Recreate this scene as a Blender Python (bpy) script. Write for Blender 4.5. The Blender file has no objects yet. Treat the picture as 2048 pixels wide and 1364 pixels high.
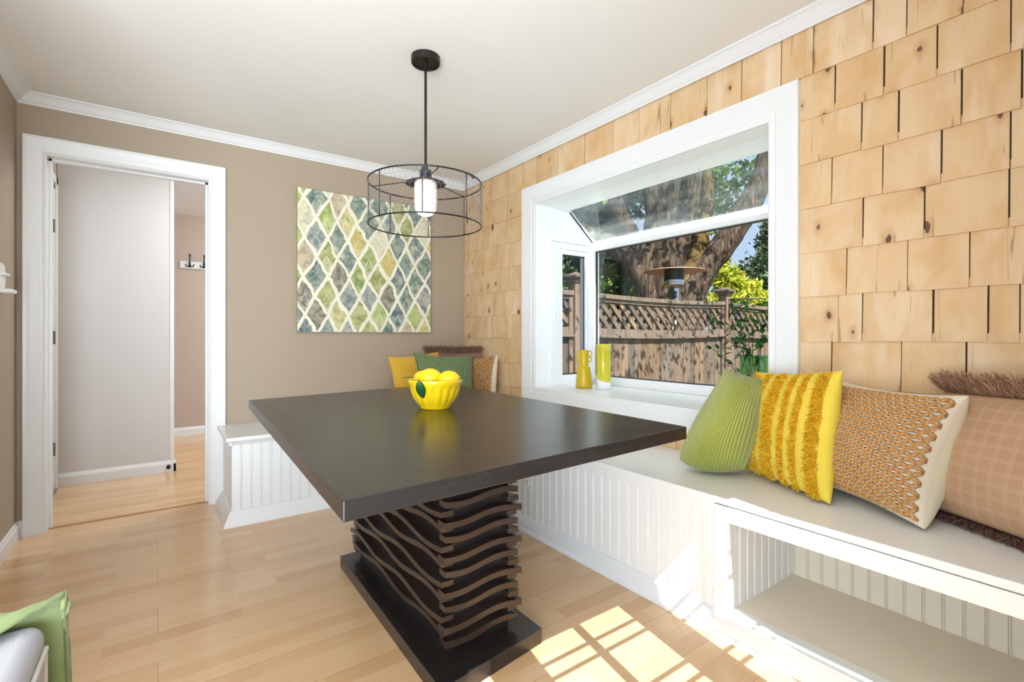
import bpy, bmesh, math, random
import numpy as np
from mathutils import Vector, Matrix

C = bpy.context.scene
COL = C.collection
R = random.Random(7)
NR = np.random.RandomState(11)

# ------------------------------------------------------------------ camera, world, sun, big lights, exposure
CAM_H = 1.07
YAW = math.radians(35.82)
cd = bpy.data.cameras.new('camera')
cd.sensor_width = 36.0
cd.lens = 980.9 / 2048 * 36.0
cd.shift_y = -(682 - 670.7) / 2048
cd.clip_start = 0.05
cam = bpy.data.objects.new('camera', cd)
COL.objects.link(cam)
cam.location = (0, 0, CAM_H)
cam.rotation_euler = (math.pi / 2, 0, -YAW)
C.camera = cam

w = bpy.data.worlds.new('sky')
C.world = w
w.use_nodes = True
nt = w.node_tree
nt.nodes.clear()
wo = nt.nodes.new('ShaderNodeOutputWorld')
bg = nt.nodes.new('ShaderNodeBackground')
tc = nt.nodes.new('ShaderNodeTexCoord')
sx = nt.nodes.new('ShaderNodeSeparateXYZ')
rp = nt.nodes.new('ShaderNodeValToRGB')
rp.color_ramp.elements[0].position = 0.32
rp.color_ramp.elements[0].color = (0.50, 0.64, 0.86, 1)
rp.color_ramp.elements[1].position = 0.75
rp.color_ramp.elements[1].color = (1.75, 1.9, 2.1, 1)
nt.links.new(tc.outputs['Generated'], sx.inputs[0])
nt.links.new(sx.outputs['Z'], rp.inputs[0])
nt.links.new(rp.outputs[0], bg.inputs['Color'])
bg.inputs['Strength'].default_value = 0.95
nt.links.new(bg.outputs[0], wo.inputs[0])

SUN_DIR = Vector((0.187, 1.0, -1.31)).normalized()
sd = bpy.data.lights.new('sun', 'SUN')
sd.energy = 13.0
sd.angle = math.radians(0.2)
sd.color = (1.0, 0.965, 0.93)
so = bpy.data.objects.new('sun', sd)
COL.objects.link(so)
so.rotation_euler = SUN_DIR.to_track_quat('-Z', 'Y').to_euler()
so.location = (-1, -6, 8)


def area(name, loc, target, sx_, sy_, energy, color):
    ld = bpy.data.lights.new(name, 'AREA')
    ld.shape = 'RECTANGLE'
    ld.size, ld.size_y = sx_, sy_
    ld.energy = energy
    ld.color = color
    o = bpy.data.objects.new(name, ld)
    COL.objects.link(o)
    o.location = loc
    o.rotation_euler = (Vector(target) - Vector(loc)).to_track_quat('-Z', 'Y').to_euler()
    return o


# fill lights added behind and left of the camera, where no windows are built
area('left_fill_light', (-4.4, -0.6, 1.35), (2.0, 1.6, 1.25), 3.4, 2.1, 80, (0.86, 0.93, 1.0))
area('rear_fill_light', (-1.6, -3.4, 1.4), (0.6, 2.5, 1.3), 3.2, 2.1, 180, (0.88, 0.94, 1.0))
area('ceiling_fill_light', (-1.1, -0.7, 0.8), (-0.7, 0.5, 2.36), 1.8, 1.8, 150, (0.72, 0.86, 1.0))  # added fill thrown up at the ceiling, no lamp stands here
area('hall_fill_light', (0.9, 4.25, 2.28), (0.0, 4.5, 0.6), 0.5, 0.5, 22, (0.94, 0.97, 1.0))  # added fill to brighten the grey hall wall, no fixture
area('hall_end_fill_light', (1.4, 5.5, 2.28), (0.6, 5.9, 1.2), 0.5, 0.5, 14, (0.94, 0.97, 1.0))  # added fill for the far hall wall, no fixture

vs = C.view_settings
vs.view_transform = 'Standard'
vs.look = 'None'
vs.exposure = 0.27
vs.gamma = 1.0
vs.use_curve_mapping = False


# ------------------------------------------------------------------ node helpers
def lin(r, g, b):
    f = lambda c: (c / 255 / 12.92) if c / 255 <= 0.04045 else ((c / 255 + 0.055) / 1.055) ** 2.4
    return (f(r), f(g), f(b), 1.0)


class NB:
    """small wrapper over a material's node tree"""
    def __init__(self, name, rough=0.5, color=(200, 200, 200), spec=0.5, metal=0.0):
        m = bpy.data.materials.new(name)
        m.use_nodes = True
        self.m, self.t = m, m.node_tree
        self.t.nodes.clear()
        self.out = self.n('ShaderNodeOutputMaterial')
        self.b = self.n('ShaderNodeBsdfPrincipled')
        self.l(self.b.outputs[0], self.out.inputs['Surface'])
        self.b.inputs['Base Color'].default_value = lin(*color)
        self.b.inputs['Roughness'].default_value = rough
        self.b.inputs['Specular IOR Level'].default_value = spec
        self.b.inputs['Metallic'].default_value = metal

    def n(self, t, **kw):
        x = self.t.nodes.new(t)
        for k, v in kw.items():
            setattr(x, k, v)
        return x

    def l(self, a, b):
        self.t.links.new(a, b)

    def coords(self, kind='Object', scale=(1, 1, 1), rot=(0, 0, 0), loc=(0, 0, 0)):
        t = self.n('ShaderNodeTexCoord')
        mp = self.n('ShaderNodeMapping')
        mp.inputs['Scale'].default_value = scale
        mp.inputs['Rotation'].default_value = rot
        mp.inputs['Location'].default_value = loc
        self.l(t.outputs[kind], mp.inputs[0])
        return mp.outputs[0]

    def noise(self, vec, scale=5, detail=4, rough=0.55, dist=0.0):
        x = self.n('ShaderNodeTexNoise')
        x.inputs['Scale'].default_value = scale
        x.inputs['Detail'].default_value = detail
        x.inputs['Roughness'].default_value = rough
        x.inputs['Distortion'].default_value = dist
        if vec is not None:
            self.l(vec, x.inputs['Vector'])
        return x.outputs['Fac']

    def ramp(self, fac, stops, interp='LINEAR'):
        x = self.n('ShaderNodeValToRGB')
        cr = x.color_ramp
        cr.interpolation = interp
        while len(cr.elements) < len(stops):
            cr.elements.new(0.5)
        for e, (p, c) in zip(cr.elements, stops):
            e.position = p
            e.color = c if len(c) == 4 else lin(*c)
        self.l(fac, x.inputs[0])
        return x.outputs[0]

    def mix(self, fac, a, b, mode='MIX'):
        x = self.n('ShaderNodeMix', data_type='RGBA', blend_type=mode)
        ins = [i for i in x.inputs if i.enabled]
        for s, v in ((ins[0], fac), (ins[1], a), (ins[2], b)):
            if hasattr(v, 'links') or isinstance(v, bpy.types.NodeSocket):
                self.l(v, s)
            elif isinstance(v, (int, float)):
                s.default_value = v
            else:
                s.default_value = v if len(v) == 4 else lin(*v)
        return [o for o in x.outputs if o.enabled][0]

    def math(self, op, a, b=0.0, clamp=False):
        x = self.n('ShaderNodeMath', operation=op, use_clamp=clamp)
        for s, v in ((x.inputs[0], a), (x.inputs[1], b)):
            if isinstance(v, bpy.types.NodeSocket):
                self.l(v, s)
            else:
                s.default_value = v
        return x.outputs[0]

    def bump(self, h, strength=0.3, dist=0.01):
        x = self.n('ShaderNodeBump')
        x.inputs['Strength'].default_value = strength
        x.inputs['Distance'].default_value = dist
        self.l(h, x.inputs['Height'])
        self.l(x.outputs[0], self.b.inputs['Normal'])
        return x

    def color(self, s):
        self.l(s, self.b.inputs['Base Color'])

    def island(self):
        return self.n('ShaderNodeNewGeometry').outputs['Random Per Island']


def paint(name, col, rough=0.55, bump=0.04, spec=0.4):
    k = NB(name, rough, col, spec)
    v = k.coords('Object')
    n1 = k.noise(v, 2.2, 3)
    c2 = tuple(max(0, c - 5) for c in col)
    k.color(k.mix(n1, col, c2))
    k.bump(k.noise(v, 260, 2), bump, 0.002)
    return k.m


M = {}
M['ceiling'] = paint('ceiling_paint', (238, 236, 231), 0.8)
M['tan'] = paint('tan_wall_paint', (170, 153, 133), 0.5)
M['hall_grey'] = paint('hall_grey_paint', (214, 212, 210), 0.6)
M['hall_tan'] = paint('hall_tan_paint', (190, 172, 156), 0.6)
M['white'] = paint('white_trim_paint', (231, 232, 231), 0.32, 0.02, 0.5)
M['bench'] = paint('bench_white_paint', (236, 235, 231), 0.35, 0.02, 0.5)
M['cubby'] = paint('cubby_cream_paint', (228, 219, 200), 0.4, 0.02, 0.5)
M['vinyl'] = paint('white_vinyl', (246, 247, 248), 0.28, 0.01, 0.5)
M['seal'] = NB('dark_window_seal', 0.5, (42, 42, 46)).m
M['grey_metal'] = NB('grey_metal', 0.35, (150, 152, 158), 0.5, 0.6).m
M['chrome'] = NB('chrome', 0.16, (205, 205, 205), 0.5, 1.0).m
M['nickel'] = NB('satin_nickel', 0.3, (150, 148, 144), 0.5, 1.0).m
M['black_metal'] = NB('black_metal', 0.4, (24, 24, 25), 0.5, 0.2).m
M['bronze'] = NB('bronze_metal', 0.42, (52, 45, 40), 0.5, 0.7).m
M['steel_wire'] = NB('dark_wire', 0.4, (62, 63, 66), 0.5, 0.6).m
M['mesh_wire'] = NB('grey_netting_wire', 0.35, (128, 130, 134), 0.5, 0.5).m
M['dark_gap'] = NB('dark_backing_board', 0.9, (58, 40, 24)).m
M['brown_rubber'] = NB('black_rubber', 0.6, (20, 20, 20)).m


def mk_floor():
    k = NB('maple_laminate', 0.26, (206, 168, 124), 0.5)
    v = k.coords('Object')
    br = k.n('ShaderNodeTexBrick')
    br.offset = 0.37
    br.offset_frequency = 2
    br.inputs['Scale'].default_value = 1.0
    br.inputs['Brick Width'].default_value = 0.42
    br.inputs['Row Height'].default_value = 0.066
    br.inputs['Mortar Size'].default_value = 0.0004
    br.inputs['Color1'].default_value = (0, 0, 0, 1)
    br.inputs['Color2'].default_value = (1, 1, 1, 1)
    br.inputs['Mortar'].default_value = (0.4, 0.4, 0.4, 1)
    k.l(v, br.inputs['Vector'])
    tone = k.ramp(br.outputs['Color'], [(0.0, (208, 168, 122)), (0.3, (222, 184, 138)), (0.7, (229, 196, 152)), (1.0, (216, 176, 126))])
    gv = k.coords('Object', (2.0, 45, 1))
    g = k.noise(gv, 2.2, 5, 0.6, 0.6)
    c = k.mix(k.math('MULTIPLY', g, 0.55), tone, (194, 150, 104))
    pl = k.n('ShaderNodeTexBrick')
    pl.offset = 0.43
    pl.inputs['Scale'].default_value = 1.0
    pl.inputs['Brick Width'].default_value = 1.26
    pl.inputs['Row Height'].default_value = 0.198
    pl.inputs['Mortar Size'].default_value = 0.0009
    pl.inputs['Mortar Smooth'].default_value = 0.0
    k.l(v, pl.inputs['Vector'])
    c = k.mix(k.math('MULTIPLY', pl.outputs['Fac'], 0.55), c, (128, 92, 56))
    k.color(c)
    k.l(k.math('ADD', k.math('MULTIPLY', g, 0.10), 0.20), k.b.inputs['Roughness'])
    k.bump(pl.outputs['Fac'], -0.25, 0.002)
    k.b.inputs['Coat Weight'].default_value = 0.35
    k.b.inputs['Coat Roughness'].default_value = 0.16
    return k.m


M['floor'] = mk_floor()


def mk_shingle():
    k = NB('cedar_shingle', 0.6, (226, 188, 138), 0.3)
    at = k.n('ShaderNodeAttribute', attribute_name='rnd')
    tcn = k.n('ShaderNodeTexCoord')
    off = k.n('ShaderNodeVectorMath', operation='MULTIPLY_ADD')
    k.l(at.outputs['Vector'], off.inputs[0])
    off.inputs[1].default_value = (31.0, 57.0, 23.0)
    k.l(tcn.outputs['Object'], off.inputs[2])
    base = off.outputs[0]

    def mp(scale):
        m = k.n('ShaderNodeMapping')
        m.inputs['Scale'].default_value = scale
        k.l(base, m.inputs[0])
        return m.outputs[0]
    tone = k.ramp(at.outputs['Fac'], [(0.0, (212, 182, 142)), (0.35, (222, 194, 156)), (0.7, (216, 186, 144)), (1.0, (226, 202, 168))])
    blot = k.noise(mp((1, 8, 4)), 1.0, 3, 0.55, 0.5)
    c = k.mix(k.ramp(blot, [(0.38, (0, 0, 0)), (0.72, (255, 255, 255))]), tone, (206, 166, 116))
    pale = k.noise(mp((1, 11, 2.5)), 1.0, 3, 0.5, 0.3)
    c = k.mix(k.ramp(pale, [(0.55, (0, 0, 0)), (0.8, (200, 200, 200))]), c, (232, 218, 196))
    gr = k.noise(mp((1, 95, 5)), 1.0, 4, 0.6, 1.0)
    c = k.mix(k.ramp(gr, [(0.5, (0, 0, 0)), (0.85, (120, 120, 120))]), c, (196, 146, 92))
    # knots: a few soft-edged dark eyes, drawn out along the grain
    vo = k.n('ShaderNodeTexVoronoi', feature='F1', voronoi_dimensions='2D')
    vo.inputs['Scale'].default_value = 1.0
    wob = k.noise(mp((1, 40, 25)), 1.0, 3)
    ad = k.n('ShaderNodeVectorMath', operation='ADD')
    cx = k.n('ShaderNodeCombineXYZ')
    sk = k.n('ShaderNodeSeparateXYZ')
    k.l(base, sk.inputs[0])
    k.l(k.math('ADD', k.math('MULTIPLY', sk.outputs[1], 10.5), k.math('MULTIPLY', wob, 0.14)), cx.inputs[0])
    k.l(k.math('ADD', k.math('MULTIPLY', sk.outputs[2], 6.0), k.math('MULTIPLY', wob, 0.14)), cx.inputs[1])
    k.l(cx.outputs[0], ad.inputs[0])
    k.l(ad.outputs[0], vo.inputs['Vector'])
    sep = k.n('ShaderNodeSeparateColor')
    k.l(vo.outputs['Color'], sep.inputs[0])
    few = k.math('GREATER_THAN', sep.outputs[0], 0.77)
    rad = k.math('MULTIPLY', k.math('POWER', sep.outputs[1], 2.0), 0.11)
    rag = k.math('MULTIPLY', k.math('SUBTRACT', k.noise(mp((1, 120, 40)), 1.0, 4, 0.7), 0.5), 0.09)
    dd = k.math('SUBTRACT', k.math('ADD', vo.outputs['Distance'], rag), rad)
    core = k.ramp(dd, [(0.022, (255, 255, 255)), (0.042, (0, 0, 0))])
    halo = k.ramp(dd, [(0.03, (255, 255, 255)), (0.22, (0, 0, 0))])
    c = k.mix(k.math('MULTIPLY', k.math('MULTIPLY', halo, few), 0.55), c, (182, 134, 86))
    c = k.mix(k.math('MULTIPLY', k.math('MULTIPLY', core, few), 0.86), c, (74, 50, 34))
    # splits and dark streaks along the grain
    st = k.noise(mp((1, 34, 2.2)), 1.0, 2, 0.5, 1.6)
    c = k.mix(k.ramp(st, [(0.665, (0, 0, 0)), (0.72, (190, 190, 190))]), c, (120, 86, 58))
    k.color(c)
    k.bump(gr, 0.18, 0.004)
    return k.m


M['shingle'] = mk_shingle()


def mk_table():
    k = NB('espresso_wood', 0.27, (40, 32, 28), 0.5)
    v = k.coords('Object', (6.0, 260, 120), (0, 0, 0.35))
    g = k.noise(v, 1.0, 4, 0.65, 0.5)
    c = k.mix(g, (31, 27, 25), (42, 37, 35))
    k.color(c)
    k.l(k.math('ADD', k.math('MULTIPLY', g, 0.10), 0.21), k.b.inputs['Roughness'])
    k.bump(g, 0.05, 0.001)
    return k.m


M['table'] = mk_table()


def mk_slat():
    k = NB('walnut_stained_slat', 0.24, (58, 38, 28), 0.5)
    v = k.coords('Object', (12, 12, 150))
    g = k.noise(v, 1.0, 4, 0.6, 0.4)
    k.color(k.mix(g, (38, 28, 24), (56, 42, 35)))
    k.bump(g, 0.08, 0.002)
    return k.m


M['slat'] = mk_slat()
M['core'] = NB('dark_pedestal_wood', 0.35, (26, 21, 20), 0.5).m


def mk_glass(name, tint=(1, 1, 1, 1), refl=0.05, haze=0.0):
    m = bpy.data.materials.new(name)
    m.use_nodes = True
    t = m.node_tree
    t.nodes.clear()
    o = t.nodes.new('ShaderNodeOutputMaterial')
    tr = t.nodes.new('ShaderNodeBsdfTransparent')
    tr.inputs[0].default_value = tint
    gl = t.nodes.new('ShaderNodeBsdfGlossy')
    gl.inputs['Roughness'].default_value = 0.02
    lw = t.nodes.new('ShaderNodeLayerWeight')
    lw.inputs['Blend'].default_value = 0.25
    mu = t.nodes.new('ShaderNodeMath')
    mu.operation = 'MULTIPLY_ADD'
    mu.inputs[1].default_value = 0.22
    mu.inputs[2].default_value = refl
    mx = t.nodes.new('ShaderNodeMixShader')
    t.links.new(lw.outputs['Fresnel'], mu.inputs[0])
    t.links.new(mu.outputs[0], mx.inputs[0])
    t.links.new(tr.outputs[0], mx.inputs[1])
    t.links.new(gl.outputs[0], mx.inputs[2])
    last = mx.outputs[0]
    if haze > 0:
        df = t.nodes.new('ShaderNodeBsdfTranslucent')
        df.inputs[0].default_value = (0.85, 0.88, 0.9, 1)
        d2 = t.nodes.new('ShaderNodeBsdfDiffuse')
        d2.inputs[0].default_value = (0.85, 0.88, 0.9, 1)
        m3 = t.nodes.new('ShaderNodeMixShader')
        m3.inputs[0].default_value = 0.5
        t.links.new(df.outputs[0], m3.inputs[1])
        t.links.new(d2.outputs[0], m3.inputs[2])
        tcn = t.nodes.new('ShaderNodeTexCoord')
        mp = t.nodes.new('ShaderNodeMapping')
        mp.inputs['Scale'].default_value = (9, 1.2, 9)
        mp.inputs['Rotation'].default_value = (0.2, 0, 0.3)
        ns = t.nodes.new('ShaderNodeTexNoise')
        ns.inputs['Scale'].default_value = 1.6
        ns.inputs['Detail'].default_value = 4
        cr = t.nodes.new('ShaderNodeValToRGB')
        cr.color_ramp.elements[0].position = 0.45
        cr.color_ramp.elements[0].color = (0.03, 0.03, 0.03, 1)
        cr.color_ramp.elements[1].position = 0.75
        cr.color_ramp.elements[1].color = (haze, haze, haze, 1)
        t.links.new(tcn.outputs['Object'], mp.inputs[0])
        t.links.new(mp.outputs[0], ns.inputs['Vector'])
        t.links.new(ns.outputs['Fac'], cr.inputs[0])
        m4 = t.nodes.new('ShaderNodeMixShader')
        t.links.new(cr.outputs[0], m4.inputs[0])
        t.links.new(last, m4.inputs[1])
        t.links.new(m3.outputs[0], m4.inputs[2])
        last = m4.outputs[0]
    t.links.new(last, o.inputs['Surface'])
    return m


M['glass'] = mk_glass('clear_window_glass', (0.97, 0.985, 0.98, 1), 0.01)
M['roof_glass'] = mk_glass('dusty_roof_glass', (0.92, 0.98, 0.96, 1), 0.02, 0.16)
M['green_glass'] = mk_glass('green_glass', (0.62, 0.85, 0.55, 1), 0.05)


def mk_corduroy(name, col, dark, ribs):
    k = NB(name, 0.85, col, 0.2)
    u = k.n('ShaderNodeUVMap', uv_map='uv')
    s = k.n('ShaderNodeSeparateXYZ')
    k.l(u.outputs[0], s.inputs[0])
    wob = k.noise(k.coords('Object'), 6, 3)
    ph = k.math('ADD', k.math('MULTIPLY', s.outputs[0], ribs), k.math('MULTIPLY', wob, 0.3))
    tri = k.math('PINGPONG', ph, 0.5)
    h = k.math('MULTIPLY', tri, 2.0)
    gap = k.ramp(h, [(0.0, (255, 255, 255)), (0.32, (0, 0, 0))])
    n2 = k.noise(k.coords('Object'), 9, 4)
    c = k.mix(n2, col, tuple(int(x * 0.90) for x in col))
    k.color(k.mix(k.math('MULTIPLY', gap, 0.55), c, dark))
    k.bump(k.math('POWER', h, 0.6), 0.8, 0.006)
    k.b.inputs['Sheen Weight'].default_value = 0.35
    k.b.inputs['Sheen Roughness'].default_value = 0.4
    return k.m


M['cord_green'] = mk_corduroy('green_corduroy', (170, 176, 80), (96, 104, 38), 22)
M['cord_green_back'] = mk_corduroy('sage_corduroy', (100, 126, 76), (216, 216, 184), 24)


def mk_fabric(name, col, col2=None, scale=220, rough=0.85, sheen=0.2):
    k = NB(name, rough, col, 0.2)
    v = k.coords('Object')
    n1 = k.noise(v, 7, 4)
    k.color(k.mix(n1, col, col2 or tuple(int(c * 0.88) for c in col)))
    k.bump(k.noise(v, scale, 2), 0.25, 0.002)
    k.b.inputs['Sheen Weight'].default_value = sheen
    return k.m


M['yellow_cloth'] = mk_fabric('yellow_cotton', (228, 196, 44), (214, 178, 30))
M['yellow_stripe_cloth'] = mk_fabric('pale_yellow_cotton', (222, 200, 78), (212, 184, 58))
M['yellow_velvet'] = mk_fabric('mustard_velvet', (222, 178, 58), (204, 154, 40), 90, 0.7, 0.5)
M['cream_cloth'] = mk_fabric('cream_cotton', (226, 218, 190), (218, 208, 176))
M['white_cloth'] = mk_fabric('white_cotton_weave', (226, 214, 194), (210, 194, 170))
M['brown_cloth'] = mk_fabric('brown_cotton', (140, 108, 92), (120, 92, 78))
M['sofa_cloth'] = mk_fabric('light_grey_upholstery', (186, 189, 198), (176, 179, 189))
M['piping'] = mk_fabric('white_piping', (236, 232, 226))
M['throw'] = mk_fabric('green_velvet_throw', (112, 130, 72), (156, 172, 126), 60, 0.6, 0.3)


def mk_tuft():
    k = NB('yellow_yarn', 0.8, (226, 174, 26), 0.2)
    k.color(k.ramp(k.island(), [(0, (196, 138, 10)), (0.35, (222, 168, 22)), (0.7, (236, 188, 40)), (1, (244, 206, 70))]))
    return k.m


def mk_rope():
    k = NB('jute_rope', 0.8, (186, 134, 74), 0.2)
    n = k.noise(k.coords('Object', (240, 240, 240)), 1.0, 2)
    n2 = k.noise(k.coords('Object'), 30, 3)
    c = k.mix(n2, (184, 138, 86), (158, 112, 64))
    k.color(k.mix(k.ramp(n, [(0.4, (0, 0, 0)), (0.6, (200, 200, 200))]), c, (214, 168, 108)))
    k.bump(n, 0.5, 0.003)
    return k.m


def mk_fringe(name, a, b, c):
    k = NB(name, 0.85, a, 0.2)
    k.color(k.ramp(k.island(), [(0, a), (0.5, b), (1, c)]))
    return k.m


M['tuft'] = mk_tuft()
M['rope'] = mk_rope()
M['rope_white'] = mk_fabric('white_yarn', (232, 222, 204), (220, 206, 184))
M['fringe'] = mk_fringe('tan_fringe_yarn', (128, 92, 70), (166, 126, 98), (190, 152, 122))
M['fringe_dark'] = mk_fringe('brown_fringe_yarn', (88, 60, 50), (118, 86, 74), (142, 110, 96))


def mk_plaid():
    k = NB('tan_plaid_cloth', 0.9, (186, 150, 116), 0.2)
    u = k.n('ShaderNodeUVMap', uv_map='uv')
    s = k.n('ShaderNodeSeparateXYZ')
    k.l(u.outputs[0], s.inputs[0])
    wob = k.noise(k.coords('Object'), 14, 3)
    lines = []
    for ax, n_, seed in ((0, 13.0, 0.0), (1, 11.0, 0.3)):
        for off in (0.0, 0.16):
            ph = k.math('FRACT', k.math('ADD', k.math('ADD', k.math('MULTIPLY', s.outputs[ax], n_), seed + off), k.math('MULTIPLY', wob, 0.18)))
            lines.append(k.math('LESS_THAN', ph, 0.055))
    m = lines[0]
    for x in lines[1:]:
        m = k.math('MAXIMUM', m, x)
    fine = k.n('ShaderNodeTexWave', wave_type='BANDS', bands_direction='Y')
    fine.inputs['Scale'].default_value = 90
    fine.inputs['Distortion'].default_value = 2
    k.l(u.outputs[0], fine.inputs['Vector'])
    base = k.mix(k.noise(k.coords('Object'), 8, 4), (200, 164, 130), (182, 144, 112))
    base = k.mix(k.math('MULTIPLY', fine.outputs['Fac'], 0.3), base, (150, 114, 84))
    k.color(k.mix(k.math('MULTIPLY', m, 0.55), base, (212, 182, 146)))
    k.bump(k.math('ADD', m, k.math('MULTIPLY', fine.outputs['Fac'], 0.3)), 0.5, 0.004)
    return k.m


M['plaid'] = mk_plaid()


def mk_painting():
    """loose brushed harlequin lozenges on cream ground"""
    k = NB('painted_canvas', 0.6, (230, 225, 205), 0.3)
    u = k.n('ShaderNodeUVMap', uv_map='uv')
    s = k.n('ShaderNodeSeparateXYZ')
    k.l(u.outputs[0], s.inputs[0])
    nv = k.noise(u.outputs[0], 4.0, 3)
    nv2 = k.noise(u.outputs[0], 14.0, 3)
    wx = k.math('MULTIPLY', k.math('SUBTRACT', nv, 0.5), 0.10)
    wy = k.math('MULTIPLY', k.math('SUBTRACT', nv2, 0.5), 0.02)
    U = k.math('ADD', k.math('ADD', s.outputs[0], wx), wy)
    V = k.math('ADD', s.outputs[1], k.math('MULTIPLY', wx, 0.6))

    def lattice(a, b, ox, oy):
        p = k.math('ADD', k.math('DIVIDE', k.math('ADD', U, ox), a), k.math('DIVIDE', k.math('ADD', V, oy), b))
        q = k.math('SUBTRACT', k.math('DIVIDE', k.math('ADD', U, ox), a), k.math('DIVIDE', k.math('ADD', V, oy), b))
        p = k.math('ADD', p, 40.0); q = k.math('ADD', q, 40.0)
        pf, qf = k.math('FRACT', p), k.math('FRACT', q)
        pi_, qi = k.math('FLOOR', p), k.math('FLOOR', q)
        cv = k.n('ShaderNodeCombineXYZ')
        k.l(pi_, cv.inputs[0]); k.l(qi, cv.inputs[1])
        wn = k.n('ShaderNodeTexWhiteNoise', noise_dimensions='2D')
        k.l(cv.outputs[0], wn.inputs['Vector'])
        d = k.math('MINIMUM', k.math('MINIMUM', pf, k.math('SUBTRACT', 1.0, pf)), k.math('MINIMUM', qf, k.math('SUBTRACT', 1.0, qf)))
        return d, wn.outputs['Value'], wn.outputs['Color']
    d, r, rc = lattice(0.150, 0.275, 0.03, 0.02)
    pal = [(0.0, (92, 120, 120)), (0.10, (150, 154, 84)), (0.19, (70, 98, 108)), (0.30, (190, 180, 120)), (0.36, (124, 148, 70)),
           (0.46, (116, 128, 132)), (0.56, (186, 166, 76)), (0.62, (176, 154, 132)), (0.70, (150, 170, 82)), (0.79, (104, 96, 90)), (0.85, (208, 204, 176)), (0.92, (84, 114, 112))]
    col = k.ramp(r, pal, 'CONSTANT')
    d2, r2, _ = lattice(0.150, 0.275, 0.105, 0.20)
    blot = k.noise(u.outputs[0], 16.0, 6, 0.7, 0.6)
    blot2 = k.noise(u.outputs[0], 5.5, 4, 0.6, 0.3)
    col = k.mix(k.ramp(blot, [(0.35, (0, 0, 0)), (0.8, (220, 220, 220))]), col, (228, 220, 184))
    col = k.mix(k.ramp(blot, [(0.2, (200, 200, 200)), (0.5, (0, 0, 0))]), col, (64, 74, 66))
    ground = k.mix(blot2, (238, 234, 222), (216, 208, 172))
    edge = k.math('ADD', 0.085, k.math('MULTIPLY', k.math('SUBTRACT', blot, 0.5), 0.06))
    inside = k.math('GREATER_THAN', d, edge)
    fade = k.ramp(blot2, [(0.60, (255, 255, 255)), (0.72, (60, 60, 60))])
    c = k.mix(k.math('MULTIPLY', inside, fade), ground, col)
    # the thin pale and dark scratched outlines of a second, shifted net
    ln = k.math('LESS_THAN', k.math('ABSOLUTE', k.math('SUBTRACT', d2, 0.30)), 0.010)
    c = k.mix(k.math('MULTIPLY', k.math('MULTIPLY', ln, k.math('GREATER_THAN', r2, 0.62)), 0.8), c, (240, 238, 226))
    rim = k.math('LESS_THAN', k.math('ABSOLUTE', k.math('SUBTRACT', d, 0.080)), 0.006)
    c = k.mix(k.math('MULTIPLY', k.math('MULTIPLY', rim, k.math('GREATER_THAN', r, 0.55)), 0.45), c, (66, 66, 58))
    k.color(c)
    k.bump(blot, 0.25, 0.003)
    return k.m


M['painting'] = mk_painting()
M['canvas_edge'] = mk_fabric('canvas_edge', (178, 162, 104), (150, 130, 70))


def mk_fence():
    k = NB('weathered_fence_wood', 0.8, (150, 122, 100), 0.2)
    r = k.island()
    g = k.noise(k.coords('Object', (22, 22, 1.6)), 1.0, 4, 0.6, 0.8)
    g2 = k.noise(k.coords('Object', (5, 5, 2.0)), 1.0, 3, 0.6)
    tone = k.ramp(r, [(0, (84, 74, 66)), (0.25, (120, 97, 77)), (0.5, (98, 88, 80)), (0.75, (130, 108, 86)), (1, (80, 72, 66))])
    c = k.mix(k.ramp(g, [(0.35, (0, 0, 0)), (0.75, (220, 220, 220))]), tone, (64, 53, 45))
    c = k.mix(k.ramp(g2, [(0.5, (0, 0, 0)), (0.8, (190, 190, 190))]), c, (108, 107, 103))
    k.color(c)
    k.bump(g, 0.3, 0.01)
    return k.m


M['fence'] = mk_fence()


def mk_bark():
    k = NB('tree_bark', 0.9, (110, 88, 68), 0.15)
    g = k.noise(k.coords('Object', (15, 15, 1.5)), 1.5, 6, 0.68, 1.2)
    g2 = k.noise(k.coords('Object'), 1.4, 3)
    c = k.ramp(g, [(0.34, (20, 15, 12)), (0.46, (62, 49, 40)), (0.56, (98, 81, 66)), (0.68, (134, 116, 97))])
    k.color(k.mix(k.ramp(g2, [(0.45, (0, 0, 0)), (0.75, (150, 150, 150))]), c, (90, 85, 75)))
    k.bump(g, 1.0, 0.06)
    return k.m


def mk_moss():
    k = NB('mossy_bark', 0.9, (140, 118, 60), 0.15)
    g = k.noise(k.coords('Object', (3, 3, 2)), 2.2, 5, 0.65, 0.8)
    k.color(k.ramp(g, [(0.36, (34, 28, 20)), (0.46, (104, 74, 44)), (0.55, (70, 74, 30)), (0.66, (124, 98, 58))]))
    k.bump(g, 0.8, 0.05)
    return k.m


M['bark'] = mk_bark()
M['moss'] = mk_moss()


def mk_leaf(name, cols, trans=0.35):
    k = NB(name, 0.55, cols[0], 0.3)
    n = len(cols) - 1
    col = k.ramp(k.island(), [(i / n, c) for i, c in enumerate(cols)])
    k.color(col)
    tr = k.n('ShaderNodeBsdfTranslucent')
    k.l(col, tr.inputs[0])
    mx = k.n('ShaderNodeMixShader')
    mx.inputs[0].default_value = trans
    k.l(k.b.outputs[0], mx.inputs[1])
    k.l(tr.outputs[0], mx.inputs[2])
    k.l(mx.outputs[0], k.out.inputs['Surface'])
    return k.m


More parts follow.
